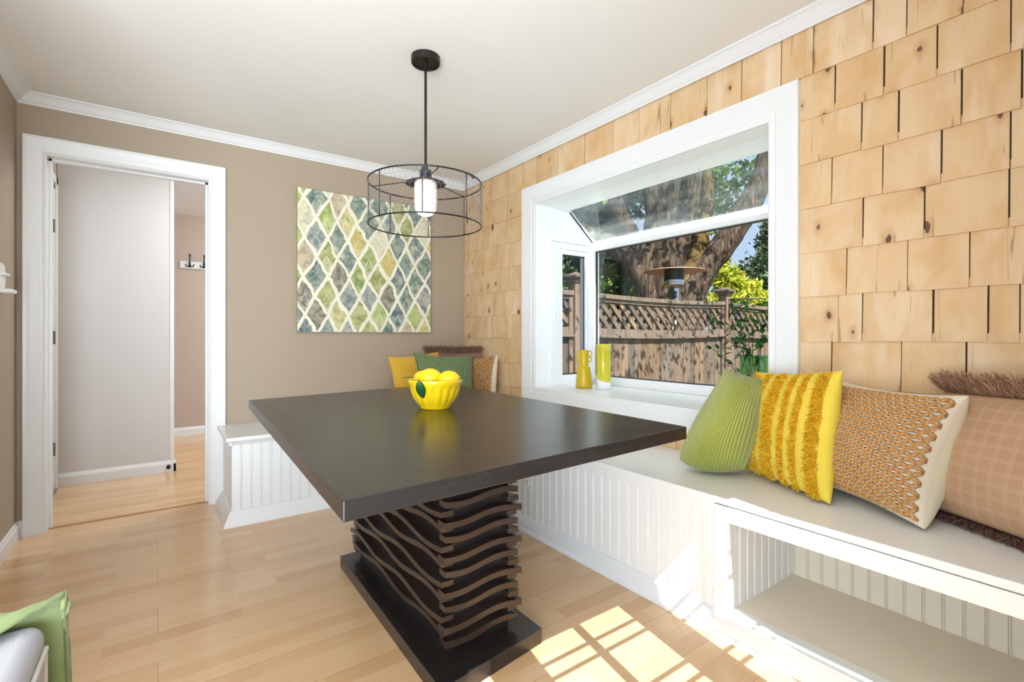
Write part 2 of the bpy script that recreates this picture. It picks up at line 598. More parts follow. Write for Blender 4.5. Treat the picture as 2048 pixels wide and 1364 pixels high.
M['leaf_dark'] = mk_leaf('dark_evergreen_leaf', [(26, 46, 22), (44, 70, 30), (70, 96, 40), (34, 56, 34)], 0.25)
M['leaf_mid'] = mk_leaf('green_tree_leaf', [(54, 84, 30), (88, 120, 44), (130, 150, 58), (60, 96, 40)], 0.4)
M['leaf_bright'] = mk_leaf('yellow_green_leaf', [(128, 148, 34), (170, 178, 48), (206, 196, 74), (104, 132, 30)], 0.45)
M['leaf_blue'] = mk_leaf('blue_green_leaf', [(36, 58, 44), (58, 84, 60), (84, 104, 70), (96, 88, 60)], 0.25)
M['leaf_plant'] = mk_leaf('houseplant_leaf', [(20, 58, 22), (34, 84, 30), (52, 108, 40)], 0.2)
M['stem'] = NB('plant_stem', 0.7, (46, 40, 26)).m


def mk_bowl():
    k = NB('yellow_glazed_ceramic', 0.12, (232, 198, 24), 0.6)
    k.b.inputs['Coat Weight'].default_value = 0.5
    k.b.inputs['Coat Roughness'].default_value = 0.05
    n = k.noise(k.coords('Object'), 6, 2)
    k.color(k.mix(n, (236, 200, 24), (224, 184, 16)))
    return k.m


M['bowl'] = mk_bowl()
k = NB('lemon_skin', 0.38, (250, 204, 12), 0.5)
k.bump(k.noise(k.coords('Object'), 220, 2), 0.35, 0.002)
k.color(k.mix(k.noise(k.coords('Object'), 12, 2), (252, 210, 16), (246, 190, 6)))
M['lemon'] = k.m
M['lemon_leaf'] = NB('lemon_leaf', 0.35, (26, 74, 34), 0.5).m
k = NB('yellow_vase_glaze', 0.3, (206, 178, 20), 0.5)
k.color(k.mix(k.noise(k.coords('Object'), 8, 2), (212, 184, 22), (196, 164, 12)))
M['vase'] = k.m


def mk_ombre():
    k = NB('yellow_dipped_vase_glass', 0.15, (230, 220, 80), 0.5)
    t = k.coords('Object')
    s = k.n('ShaderNodeSeparateXYZ')
    k.l(t, s.inputs[0])
    h = k.math('ADD', s.outputs[2], k.math('MULTIPLY', s.outputs[1], -0.35))
    k.color(k.ramp(k.math('DIVIDE', h, 0.3), [(0.20, (238, 238, 236)), (0.24, (206, 196, 60)), (0.9, (200, 184, 24)), (1.0, (214, 204, 70))]))
    return k.m


M['ombre'] = mk_ombre()
M['copper'] = NB('copper_reflector', 0.38, (214, 156, 116), 0.5, 0.75).m
M['mesh_black'] = NB('burner_screen', 0.5, (18, 16, 16), 0.4).m
M['ground'] = mk_fabric('lawn_ground', (70, 88, 46), (92, 84, 58), 30)
M['siding'] = paint('outside_siding', (222, 222, 218), 0.7)
M['outlet'] = NB('outlet_plastic', 0.35, (238, 236, 228)).m
M['concrete'] = paint('pale_stone', (206, 206, 208), 0.8)


def mk_emit(name, col, strength):
    k = NB(name, 0.3, (238, 226, 216), 0.4)
    k.b.inputs['Emission Color'].default_value = col
    k.b.inputs['Emission Strength'].default_value = strength
    return k.m


M['globe'] = mk_emit('lit_frosted_globe', (1.0, 0.80, 0.68, 1), 0.22)


# ------------------------------------------------------------------ mesh helpers
class MB:
    def __init__(self):
        self.v, self.f, self.uv = [], [], {}

    def add(self, verts, faces):
        o = len(self.v)
        self.v.extend([tuple(p) for p in verts])
        self.f.extend([tuple(i + o for i in f) for f in faces])
        return o

    def box(self, x0, x1, y0, y1, z0, z1):
        self.hexa([(x0, y0), (x1, y0), (x1, y1), (x0, y1)], z0, z1)
        return self

    def hexa(self, quad, z0, z1):
        n = len(quad)
        zb = z0 if isinstance(z0, (list, tuple)) else [z0] * n
        zt = z1 if isinstance(z1, (list, tuple)) else [z1] * n
        vs_ = [(p[0], p[1], z) for p, z in zip(quad, zb)] + [(p[0], p[1], z) for p, z in zip(quad, zt)]
        fs = [tuple(range(n - 1, -1, -1)), tuple(range(n, 2 * n))]
        fs += [(i, (i + 1) % n, n + (i + 1) % n, n + i) for i in range(n)]
        self.add(vs_, fs)
        return self

    def prism(self, poly, a0, a1, axis):
        """polygon in the other two axes (cyclic order) extruded along axis; poly in right-handed order"""
        n = len(poly)

        def p3(p, a):
            return {'x': (a, p[0], p[1]), 'y': (p[0], a, p[1]), 'z': (p[0], p[1], a)}[axis]
        vs_ = [p3(p, a0) for p in poly] + [p3(p, a1) for p in poly]
        fs = [tuple(range(n - 1, -1, -1)), tuple(range(n, 2 * n))]
        fs += [(i, (i + 1) % n, n + (i + 1) % n, n + i) for i in range(n)]
        self.add(vs_, fs)
        return self

    def tube(self, pts, rad, seg=8, cap=True, squash=None):
        pts = [Vector(p) for p in pts]
        n = len(pts)
        rads = rad if isinstance(rad, (list, tuple)) else [rad] * n
        up = Vector((0, 0, 1))
        rings = []
        prev = None
        for i, p in enumerate(pts):
            t = (pts[min(i + 1, n - 1)] - pts[max(i - 1, 0)])
            t = t.normalized() if t.length > 1e-9 else Vector((0, 0, 1))
            if prev is None:
                a = up if abs(t.dot(up)) < 0.9 else Vector((1, 0, 0))
                u = a.cross(t).normalized()
            else:
                u = (prev - t * prev.dot(t))
                u = u.normalized() if u.length > 1e-6 else Vector((1, 0, 0))
            prev = u
            w_ = t.cross(u)
            rings.append([p + (u * math.cos(2 * math.pi * j / seg) + w_ * math.sin(2 * math.pi * j / seg)) * rads[i] for j in range(seg)])
        vs_ = [q for r_ in rings for q in r_]
        fs = []
        for i in range(n - 1):
            for j in range(seg):
                a, b = i * seg + j, i * seg + (j + 1) % seg
                fs.append((a, b, b + seg, a + seg))
        if cap:
            fs.append(tuple(range(seg - 1, -1, -1)))
            fs.append(tuple((n - 1) * seg + j for j in range(seg)))
        self.add(vs_, fs)
        return self

    def lathe(self, prof, seg=40, c=(0, 0, 0), flute=None):
        n = len(prof)
        vs_, fs = [], []
        for i, (r_, z) in enumerate(prof):
            for j in range(seg):
                a = 2 * math.pi * j / seg
                rr = r_ * (1 + (flute(i, a) if flute else 0))
                vs_.append((c[0] + rr * math.cos(a), c[1] + rr * math.sin(a), c[2] + z))
        for i in range(n - 1):
            for j in range(seg):
                a, b = i * seg + j, i * seg + (j + 1) % seg
                fs.append((a, b, b + seg, a + seg))
        self.add(vs_, fs)
        return self

    def ball(self, c, r, seg=16, rings=10, scale=(1, 1, 1)):
        pr = []
        vs_, fs = [], []
        for i in range(rings + 1):
            t = math.pi * i / rings
            for j in range(seg):
                a = 2 * math.pi * j / seg
                vs_.append((c[0] + r * scale[0] * math.sin(t) * math.cos(a), c[1] + r * scale[1] * math.sin(t) * math.sin(a), c[2] - r * scale[2] * math.cos(t)))
        for i in range(rings):
            for j in range(seg):
                a, b = i * seg + j, i * seg + (j + 1) % seg
                fs.append((a, b, b + seg, a + seg))
        self.add(vs_, fs)
        return self

    def build(self, name, mat, parent=None, smooth=False, bevel=0.0, seg=2, loc=None, auto=None):
        me = bpy.data.meshes.new(name)
        me.from_pydata(self.v, [], self.f)
        me.validate()
        bm = bmesh.new()
        bm.from_mesh(me)
        bmesh.ops.remove_doubles(bm, verts=bm.verts, dist=1e-6)
        bmesh.ops.recalc_face_normals(bm, faces=bm.faces)
        bm.to_mesh(me)
        bm.free()
        if smooth:
            me.polygons.foreach_set('use_smooth', [True] * len(me.polygons))
        me.materials.append(mat)
        o = bpy.data.objects.new(name, me)
        COL.objects.link(o)
        if parent is not None:
            o.parent = parent
            o.matrix_parent_inverse = parent.matrix_basis.inverted()
        if loc is not None:
            # move the mesh's origin to loc, keeping the geometry where it is
            me.transform(Matrix.Translation(-Vector(loc)))
            o.matrix_basis = Matrix.Translation(Vector(loc))
        if bevel:
            b = o.modifiers.new('bevel', 'BEVEL')
            b.width = bevel
            b.segments = seg
            b.limit_method = 'ANGLE'
            b.angle_limit = math.radians(35)
        if auto:
            for p in me.polygons:
                p.use_smooth = True
            try:
                me.set_sharp_from_angle(angle=math.radians(auto))
            except Exception:
                pass
        return o


def rawmesh(name, V, F, mat, parent=None, smooth=False):
    """fast path for numpy-made meshes (many separate islands)"""
    me = bpy.data.meshes.new(name)
    V = np.asarray(V, dtype=np.float32)
    me.from_pydata(V.tolist(), [], F if isinstance(F, list) else F.tolist())
    if smooth:
        me.polygons.foreach_set('use_smooth', [True] * len(me.polygons))
    me.materials.append(mat)
    o = bpy.data.objects.new(name, me)
    COL.objects.link(o)
    if parent is not None:
        o.parent = parent
        o.matrix_parent_inverse = parent.matrix_basis.inverted()
    return o


def tag(o, label=None, cat=None, group=None, kind=None):
    if label:
        o['label'] = label
    if cat:
        o['category'] = cat
    if group:
        o['group'] = group
    if kind:
        o['kind'] = kind
    return o


def thing(name, loc, label, cat, group=None, kind=None):
    o = bpy.data.objects.new(name, None)
    o.empty_display_size = 0.05
    COL.objects.link(o)
    o.matrix_basis = Matrix.Translation(Vector(loc))
    return tag(o, label, cat, group, kind)


def struct(o):
    o['kind'] = 'structure'
    return o


# ------------------------------------------------------------------ room constants
XL, XR, YB = -0.607, 2.118, 3.638
ZC = 2.36
YF = -0.15                         # front wall, behind the camera to the right
DX0, DX1, DZ = -0.489, 0.258, 2.048   # doorway
WY0, WY1, WZ0, WZ1 = 1.06, 2.665, 0.709, 1.981   # window opening
XO = 2.26                          # outside face of the right wall

# floor and ceiling (house plan: nook + open living room + hall)
f = MB()
f.box(-4.5, XO, YF - 0.12, YB + 0.12, -0.10, 0.0)
f.box(-4.5, 0.2, -3.5, YF - 0.12, -0.10, 0.0)
f.box(-0.9, 2.2, YB + 0.12, 6.5, -0.10, 0.0)
fl_ = struct(f.build('floor', M['floor']))
tag(fl_, 'pale maple strip floor running under the table and benches', 'floor')
c_ = MB()
c_.box(-4.5, XO, YF - 0.12, YB + 0.12, ZC, ZC + 0.12)
c_.box(-4.5, 0.2, -3.5, YF - 0.12, ZC, ZC + 0.12)
c_.box(-0.9, 2.2, YB + 0.12, 6.5, ZC, ZC + 0.12)
ce_ = struct(c_.build('ceiling', M['ceiling']))
tag(ce_, 'smooth off-white ceiling above the nook', 'ceiling')

# back wall with doorway
b = MB()
b.box(XL - 0.12, DX0 - 0.02, YB, YB + 0.115, 0, ZC)
b.box(DX1 + 0.02, XO, YB, YB + 0.115, 0, ZC)
b.box(DX0 - 0.02, DX1 + 0.02, YB, YB + 0.115, DZ + 0.02, ZC)
tag(struct(b.build('wall_back', M['tan'])), 'tan painted wall holding the doorway and the diamond painting', 'wall')
b = MB()
b.box(XL - 0.12, XL, 1.7, YB, 0, ZC)
tag(struct(b.build('wall_left', M['tan'])), 'tan painted wall at the far left edge', 'wall')

# right wall: backing board behind shingles, with window hole
b = MB()
for (y0, y1, z0, z1) in ((YF, WY0 - .022, 0, ZC), (WY1 + .022, YB, 0, ZC), (WY0 - .022, WY1 + .022, 0, WZ0 - .037), (WY0 - .022, WY1 + .022, WZ1 + .022, ZC)):
    b.box(XR + 0.012, XO, y0, y1, z0, z1)
wr = struct(b.build('wall_right', M['dark_gap']))
tag(wr, 'cedar shingle clad wall around the garden window', 'wall')

# outside skin of the house; unseen upper storey added to shade the garden window
b = MB()
b.box(XO, XO + 0.03, YF - 0.12, 0.9, -0.5, 3.7)
b.box(XO, XO + 0.03, 2.83, 6.5, -0.5, 3.7)
b.box(XO, XO + 0.03, 0.9, 2.83, -0.5, 0.55)
b.box(XO, XO + 0.03, 0.9, 2.83, 2.14, 3.7)
b.box(1.6, XO, YF - 0.12, YF + 0.05, ZC + 0.12, 3.7)
tag(struct(b.build('wall_outside', M['siding'])), 'pale outside siding of the house with unseen upper part added for shade', 'wall')

# front wall with glazed french doors (behind the camera; it shapes the sun patches)
b = MB()
cols = [(0.33, 0.40), (0.49, 0.575), (0.751, 0.952), (0.989, 1.198), (1.355, 1.44)]
b.box(0.2, cols[0][0], YF - 0.12, YF, 0, ZC)
b.box(1.46, XO, YF - 0.12, YF, 0, ZC)
b.box(cols[0][0], 1.46, YF - 0.12, YF, 2.09, ZC)
b.box(0.2, 0.32, -3.5, YF - 0.12, 0, ZC)
tag(struct(b.build('wall_front', M['tan'])), 'wall with glazed doors behind the camera', 'wall')
d3 = thing('door_3', (1.1, YF, 0), 'white glazed patio doors behind the camera', 'door', kind='structure')
b = MB()
edges = sorted([c[0] for c in cols] + [c[1] for c in cols])
b.box(edges[0] - 0.01, edges[0], YF - 0.03, YF, 0.0, 2.1)
for i in range(1, len(edges) - 1, 2):
    b.box(edges[i], edges[i + 1], YF - 0.012, YF, 0.0, 2.1)
b.box(edges[-1], 1.47, YF - 0.03, YF, 0.0, 2.1)
b.box(edges[0], 1.46, YF - 0.03, YF, 2.034, 2.1)
b.box(edges[0], 1.46, YF - 0.03, YF, 0.0, 0.20)
for (xa, xb, dz) in ((0.30, 1.30, 0.0), (1.30, 1.46, -0.06)):
    for z in (1.8105, 1.7255, 1.475, 1.39, 1.14, 1.055, 0.80):
        b.box(xa, xb, YF - 0.010, YF, z + dz - 0.0065, z + dz + 0.0065)
b.build('door_leaf', M['white'], d3)
MB().box(0.33, 1.46, YF - 0.007, YF - 0.004, 0.2, 2.034).build('glass_pane', M['glass'], d3)

# ------------------------------------------------------------------ shingles
HC = 0.178
def rowjoints(known, y0, y1, wmin, wmax, rng):
    out = [y for y in known if y0 + 0.03 < y < y1 - 0.03]
    out = sorted(set(out + [y0, y1]))
    res = [out[0]]
    for a, b_ in zip(out[:-1], out[1:]):
        gap = b_ - a
        while gap > wmax * 1.25:
            wd = rng.uniform(wmin, wmax)
            if gap - wd < wmin:
                break
            a += wd
            gap = b_ - a
            res.append(a)
        res.append(b_)
    return res

joints = {
    2.115: [1.006, .883, .682, .581, .433, .304, 1.557, 1.351, 1.181, 3.23, 3.016, 2.807, 2.643, 2.431, 2.178, 1.945, 1.755],
    1.937: [.806, .648, .499, .324, 3.45, 3.307, 3.107, 2.978],
    1.759: [.718, .605, .437, .301, 3.557, 3.404, 3.26, 3.185, 3.033],
    1.581: [.817, .652, .489, .324, 3.474, 3.324, 3.091, 2.963],
    1.403: [.713, .534, .327, 3.52, 3.388, 3.279, 3.07, 2.98],
    1.225: [.766, .58, .419, 3.46, 3.328, 3.18, 3.031],
    1.047: [.716, .51, .374, .305, 3.47, 3.30, 3.194, 3.111, 2.938],
    0.869: [.817, .598, .427, 3.388, 3.194, 3.03, 2.90],
    0.691: [], 0.513: []}
sv, sf, srnd = [], [], []
rs = random.Random(5)
CY0, CY1, CZ0, CZ1 = 0.936, 2.806, 0.579, 2.109      # casing outer limits
for zb, kn in joints.items():
    top = min(zb + HC + 0.03, ZC - 0.02)
    spans = [(YF + 0.01, YB - 0.002)]
    if zb < CZ1 - 0.02:
        spans = [(YF + 0.01, CY0), (CY1, YB - 0.002)]
    for (a, c) in spans:
        js = rowjoints(kn, a, c, 0.10, 0.20, rs)
        for y0, y1 in zip(js[:-1], js[1:]):
            g = rs.choice([0.0012, 0.0016, 0.002, 0.0032])
            lo = zb + rs.uniform(-0.0025, 0.0025)
            if zb > 2.1:
                lo = max(lo, zb)
            t = rs.uniform(0.010, 0.0135)
            tilt = rs.uniform(-0.0015, 0.0015)
            xf = XR + 0.011 - t
            xb = XR + 0.011
            ya, yb_ = y0 + g, y1 - g
            v = [(xf, ya, lo), (xf, yb_, lo + tilt), (xb, yb_, lo + tilt), (xb, ya, lo),
                 (xf + 0.0075, ya, top), (xf + 0.0075, yb_, top), (xb, yb_, top), (xb, ya, top)]
            o = len(sv)
            sv += v
            sf += [tuple(o + i for i in q) for q in ((0, 3, 2, 1), (4, 5, 6, 7), (0, 1, 5, 4), (1, 2, 6, 5), (2, 3, 7, 6), (3, 0, 4, 7))]
            srnd += [(rs.random(), rs.random(), rs.random())] * 8
for zb in (0.579 - HC,):
    js = rowjoints([], CY0, CY1, 0.10, 0.20, rs)
    for y0, y1 in zip(js[:-1], js[1:]):
        o = len(sv)
        sv += [(XR + 0.0, y0 + .002, zb), (XR + 0.0, y1 - .002, zb), (XR + .011, y1 - .002, zb), (XR + .011, y0 + .002, zb),
               (XR + 0.004, y0 + .002, .579), (XR + 0.004, y1 - .002, .579), (XR + .011, y1 - .002, .579), (XR + .011, y0 + .002, .579)]
        sf += [tuple(o + i for i in q) for q in ((0, 3, 2, 1), (4, 5, 6, 7), (0, 1, 5, 4), (1, 2, 6, 5), (2, 3, 7, 6), (3, 0, 4, 7))]
        srnd += [(rs.random(), rs.random(), rs.random())] * 8
sh = rawmesh('shingles', sv, sf, M['shingle'], wr)
ca = sh.data.attributes.new('rnd', 'FLOAT_COLOR', 'POINT')
for i, r_ in enumerate(srnd):
    ca.data[i].color = (r_[0], r_[1], r_[2], 1)

# ------------------------------------------------------------------ crown, baseboards, casings
CB = 2.303
prof = [(0.0, CB), (0.006, CB), (0.010, CB + 0.008), (0.014, CB + 0.010), (0.020, CB + 0.018), (0.034, CB + 0.034), (0.044, CB + 0.046), (0.050, CB + 0.048), (0.056, CB + 0.052), (0.058, ZC), (0.0, ZC)]


def crown(name, axis, wall, sgn, a0, a1, m0=1, m1=1):
    n = len(prof)
    vs_ = []
    for end, mi in ((a0, m0), (a1, -m1)):
        for d, z in prof:
            a = end + mi * d
            p = wall + sgn * d
            vs_.append((a, p, z) if axis == 'x' else (p, a, z))
    fs = [tuple(range(n)), tuple(range(2 * n - 1, n - 1, -1))] + [(i, (i + 1) % n, n + (i + 1) % n, n + i) for i in range(n)]
    mb = MB()
    mb.add(vs_, fs)
    return struct(mb.build(name, M['white'], auto=40))


tag(crown('trim_1', 'x', YB, -1, XL, XR), 'white crown moulding along the top of the tan back wall', 'trim')
tag(crown('trim_2', 'y', XR, -1, YF, YB, 0, 1), 'white crown moulding along the top of the shingled wall', 'trim')
tag(crown('trim_3', 'y', XL, 1, 1.7, YB, 0, 1), 'white crown moulding along the top of the left wall', 'trim')

bp = [(0, 0), (0.014, 0), (0.014, 0.062), (0.009, 0.072), (0.006, 0.084), (0, 0.087)]
m = MB(); m.prism([(XL + d, z) for d, z in bp], 1.7, YB, 'y')
tag(struct(m.build('baseboard_left', M['white'])), 'white baseboard at the foot of the left wall', 'baseboard')
m = MB(); m.prism([(YB - d, z) for d, z in bp], XL, DX0 - 0.088, 'x')
tag(struct(m.build('baseboard_back', M['white'])), 'short white baseboard between left corner and doorway', 'baseboard')

# doorway casing with moulded profile, jambs
ds = thing('door_1', (-0.115, YB, 0), 'white cased doorway opening into the hall', 'door', kind='structure')
cp = [(0.0, 0.0), (0.0, 0.010), (0.006, 0.013), (0.010, 0.011), (0.020, 0.012), (0.030, 0.016), (0.052, 0.018), (0.066, 0.022), (0.076, 0.026), (0.086, 0.026), (0.086, 0.0)]


def casing(opening, prof_, to3, bottom):
    """mitred profiled frame around an opening (a0,a1,z0,z1)"""
    a0, a1, z0, z1 = opening
    mb = MB()
    n = len(prof_)

    def loop(corner):
        sa, sz = corner
        return [to3((a0 if sa < 0 else a1) + sa * t, (z0 if sz < 0 else z1) + sz * t, h) for t, h in prof_]

    def foot(sa):
        return [to3((a0 if sa < 0 else a1) + sa * t, z0, h) for t, h in prof_]
    if bottom:
        seq = [loop((-1, -1)), loop((-1, 1)), loop((1, 1)), loop((1, -1)), loop((-1, -1))]
    else:
        seq = [foot(-1), loop((-1, 1)), loop((1, 1)), foot(1)]
    for A, B in zip(seq[:-1], seq[1:]):
        fs = [(i, (i + 1) % n, n + (i + 1) % n, n + i) for i in range(n)]
        mb.add(A + B, fs)
    if not bottom:
        mb.add(seq[0], [tuple(range(n))])
        mb.add(seq[-1], [tuple(range(n))])
    return mb


casing((DX0 - 0.006, DX1 + 0.006, 0, DZ + 0.006), cp, lambda a, z, h: (a, YB - h, z), False).build('casing', M['white'], ds, auto=25)
j = MB()
j.box(DX0 - 0.02, DX0, YB - 0.002, YB + 0.12, 0, DZ)
j.box(DX1, DX1 + 0.02, YB - 0.002, YB + 0.12, 0, DZ)
j.box(DX0 - 0.02, DX1 + 0.02, YB - 0.002, YB + 0.12, DZ, DZ + 0.02)
j.box(DX0, DX0 + 0.012, YB + 0.06, YB + 0.095, 0, DZ)
j.box(DX1 - 0.012, DX1, YB + 0.06, YB + 0.095, 0, DZ)
j.box(DX0, DX1, YB + 0.06, YB + 0.095, DZ - 0.012, DZ)
j.build('jamb', M['white'], ds)
casing((DX0 - 0.006, DX1 + 0.006, 0, DZ + 0.006), cp, lambda a, z, h: (a, YB + 0.115 + h, z), False).build('casing', M['white'], ds, auto=25)
MB().box(DX0 - 0.0255, DX0 - 0.0245, YB - 0.0178, YB - 0.0155, 0.94, 0.97).build('strike_plate', M['nickel'], ds)
m = MB()
m.box(DX0, DX1, YB + 0.05, YB + 0.075, 0.0, 0.004)
tag(struct(m.build('trim_4', NB('oak_threshold', 0.4, (176, 132, 80)).m)), 'thin oak threshold strip across the doorway floor', 'trim')

# ------------------------------------------------------------------ hall beyond the doorway
HY, HXE = 4.704, 0.10
m = MB(); m.box(-0.58, HXE, HY, HY + 0.11, 0, ZC)
tag(struct(m.build('wall_hall', M['hall_grey'])), 'pale grey hall wall facing the doorway', 'wall')
m = MB(); m.box(HXE - 0.022, HXE + 0.003, HY - 0.003, HY + 0.113, 0.07, ZC)
tag(struct(m.build('trim_5', M['white'])), 'white corner bead on the end of the grey hall wall', 'trim')
m = MB(); m.prism([(HY - d, z) for d, z in bp], -0.58, HXE + 0.014, 'x')
m.prism([(HXE + d, z) for d, z in bp][::-1], HY - 0.014, HY + 0.11, 'y')
tag(struct(m.build('baseboard_hall', M['white'])), 'white baseboard along the grey hall wall', 'baseboard')
m = MB(); m.box(-0.9, 2.2, 6.31, 6.42, 0, ZC)
tag(struct(m.build('wall_hall_far', M['hall_tan'])), 'tan far wall of the hall carrying the coat rack', 'wall')
m = MB(); m.prism([(6.31 - d, z) for d, z in bp], -0.9, 2.2, 'x')
tag(struct(m.build('baseboard_hall_far', M['white'])), 'white baseboard on the far hall wall', 'baseboard')
HLX = -0.583
m = MB()
m.box(HLX - 0.12, HLX, YB + 0.115, 3.80, 0, ZC)
m.box(HLX - 0.12, HLX, 4.60, HY + 0.1, 0, ZC)
m.box(HLX - 0.12, HLX, 3.80, 4.60, 2.10, ZC)
m.box(HLX - 0.12, HLX - 0.10, 3.8, 4.6, 0, 2.1)
tag(struct(m.build('wall_hall_left', M['hall_tan'])), 'narrow slice of tan hall wall above the side door', 'wall')
m = MB(); m.box(2.05, 2.2, YB + .115, 6.31, 0, ZC)
tag(struct(m.build('wall_hall_right', M['hall_tan'])), 'hall wall hidden to the right of the doorway', 'wall')
d2 = thing('door_2', (HLX, 4.2, 0), 'grey-white panelled side door with three metal hinges seen through the doorway', 'door', kind='structure')
grey_door = paint('door_grey_white', (216, 220, 222), 0.4)
m = MB(); m.box(HLX - 0.045, HLX - 0.005, 3.82, 4.555, 0.02, 2.08)
m.build('door_leaf', grey_door, d2, bevel=0.003)
for (za, zb_) in ((1.15, 1.95), (0.22, 0.95)):
    for (ya, yb_) in ((3.92, 4.14), (4.24, 4.46)):
        mm = MB()
        for (q0, q1, r0, r1) in ((ya, yb_, za, za + .02), (ya, yb_, zb_ - .02, zb_), (ya, ya + .02, za, zb_), (yb_ - .02, yb_, za, zb_)):
            mm.box(HLX - 0.006, HLX + 0.004, q0, q1, r0, r1)
        mm.box(HLX - 0.006, HLX + 0.001, ya + .045, yb_ - .045, za + .045, zb_ - .045)
        mm.build('panel', M['vinyl'], d2, bevel=0.002)
m = MB()
m.box(HLX - 0.06, HLX + 0.004, 4.56, 4.60, 0, 2.12); m.box(HLX - 0.06, HLX + 0.004, 3.78, 3.82, 0, 2.12); m.box(HLX - 0.06, HLX + 0.004, 3.78, 4.60, 2.08, 2.12)
m.box(HLX - 0.002, HLX + 0.014, 4.60, 4.66, 0, 2.17)
m.box(HLX - 0.002, HLX + 0.014, 3.76, 3.80, 0, 2.17)
m.box(HLX - 0.002, HLX + 0.014, 3.76, 4.66, 2.12, 2.17)
m.build('frame', M['white'], d2, bevel=0.002)
for z in (1.82, 1.055, 0.29):
    h = MB()
    h.tube([(HLX + 0.006, 4.558, z - 0.045), (HLX + 0.006, 4.558, z + 0.045)], 0.0075, 10)
    h.box(HLX - 0.004, HLX + 0.002, 4.50, 4.556, z - 0.045, z + 0.045)
    h.build('hinge', M['nickel'], d2)
MB().box(HLX - 0.02, HLX + 0.02, 3.80, 4.60, 0.0, 0.012).build('threshold', M['grey_metal'], d2)

# coat rack
cr_ = thing('coat_rack', (0.45, 6.31, 1.80), 'white wooden coat rack board with dark hooks on the hall wall', 'coat rack')
MB().box(0.19, 0.78, 6.292, 6.309, 1.785, 1.865).build('board', M['white'], cr_, bevel=0.004)
for hx in (0.275, 0.405, 0.535, 0.665):
    h = MB()
    h.tube([(hx, 6.287, 1.80), (hx, 6.287, 1.86)], [0.011, 0.009], 10)
    h.tube([(hx, 6.285, 1.85), (hx, 6.268, 1.862), (hx, 6.250, 1.89), (hx, 6.243, 1.925)], [0.006, 0.005, 0.005, 0.007], 8)
    h.ball((hx, 6.243, 1.928), 0.010, 10, 8)
    for s in (-1, 1):
        h.tube([(hx, 6.284, 1.825), (hx + s * .014, 6.268, 1.806), (hx + s * .030, 6.255, 1.806), (hx + s * .038, 6.252, 1.83)], [0.006, 0.005, 0.005, 0.006], 8)
    h.build('hook', M['black_metal'], cr_, smooth=True)

st = MB()
st.lathe([(0.0, 0.0), (0.011, 0.0), (0.011, 0.006), (0.005, 0.010), (0.005, 0.035), (0.013, 0.037), (0.015, 0.046), (0.013, 0.056), (0.0, 0.058)], 16)
st.v = [(0.065 + x, HY - 0.013 - z, 0.046 + y) for x, y, z in st.v]
tag(st.build('door_stop', M['brown_rubber'], smooth=True), 'small black rubber door stop on the grey hall wall baseboard', 'door stop')

# white wall mounted holder at the left edge
wm = thing('wall_bracket', (XL, 3.28, 1.27), 'small white bracket on the left wall at the picture edge', 'bracket')
MB().prism([(XL, 1.27), (XL + 0.012, 1.275), (XL + 0.016, 1.34), (XL + 0.014, 1.40), (XL + 0.006, 1.415), (XL, 1.415)], 3.23, 3.325, 'y').build('backplate', M['vinyl'], wm, bevel=0.003)
MB().box(XL, XL + 0.055, 3.23, 3.325, 1.268, 1.288).build('shelf', M['vinyl'], wm, bevel=0.006)
MB().box(XL + 0.01, XL + 0.032, 3.25, 3.325, 1.352, 1.364).build('tab', M['vinyl'], wm, bevel=0.004)

# ------------------------------------------------------------------ garden window
wn = thing('window_1', (2.3, 1.86, 0.7), 'white garden window projecting outward with sloped glass roof', 'window', kind='structure')
wcp = [(0.0, 0.0), (0.0, 0.012), (0.008, 0.015), (0.014, 0.013), (0.030, 0.014), (0.036, 0.018), (0.070, 0.020), (0.082, 0.024), (0.098, 0.026), (0.110, 0.030), (0.126, 0.030), (0.128, 0.026), (0.128, 0.0)]
XCF = XR + 0.011
casing((WY0, WY1, WZ0, WZ1), wcp, lambda a, z, h: (XCF - h, a, z), True).build('casing', M['white'], wn, auto=25)
XG = 2.66   # inside face of the front frame
j = MB()
j.box(XCF - 0.012, 2.72, WY0 - 0.02, WY0, WZ0 - 0.03, 1.78)
j.box(XCF - 0.012, 2.72, WY1, WY1 + 0.02, WZ0 - 0.03, 1.78)
j.prism([(XCF - 0.012, 1.78), (2.66, 1.78), (2.42, 2.0), (XCF - 0.012, 2.0)], WY1, WY1 + 0.02, 'y')
j.prism([(XCF - 0.012, 1.78), (2.66, 1.78), (2.42, 2.0), (XCF - 0.012, 2.0)], WY0 - 0.02, WY0, 'y')
j.box(XCF - 0.012, 2.30, WY0 - 0.02, WY1 + 0.02, WZ1, WZ1 + 0.02)
j.build('jamb', M['vinyl'], wn)
MB().box(XCF - 0.010, 2.72, WY0 + 0.0005, WY1 - 0.0005, WZ0 - 0.035, WZ0 + 0.0005).build('sill', M['white'], wn, bevel=0.004)
# roof: head bar, sloped rafters, glass, eave rail
fr = MB()
fr.prism([(2.245, 1.982), (2.300, 1.976), (2.395, 1.962), (2.415, 1.975), (2.415, 2.03), (2.245, 2.03)], WY0, WY1, 'y')
def slope_bar(y0, y1, dz0, dz1):
    (xa, za), (xb, zb_) = (2.395, 1.962), (2.665, 1.735)
    fr.prism([(xa, za + dz0), (xb, zb_ + dz0), (xb + 0.02, zb_ + dz1), (xa + 0.02, za + dz1)], y0, y1, 'y')
slope_bar(WY1 - 0.028, WY1, -0.012, 0.03)
slope_bar(WY0, WY0 + 0.028, -0.012, 0.03)
fr.prism([(2.635, 1.725), (2.650, 1.700), (2.705, 1.700), (2.715, 1.75), (2.66, 1.772), (2.640, 1.757)], WY0, WY1, 'y')
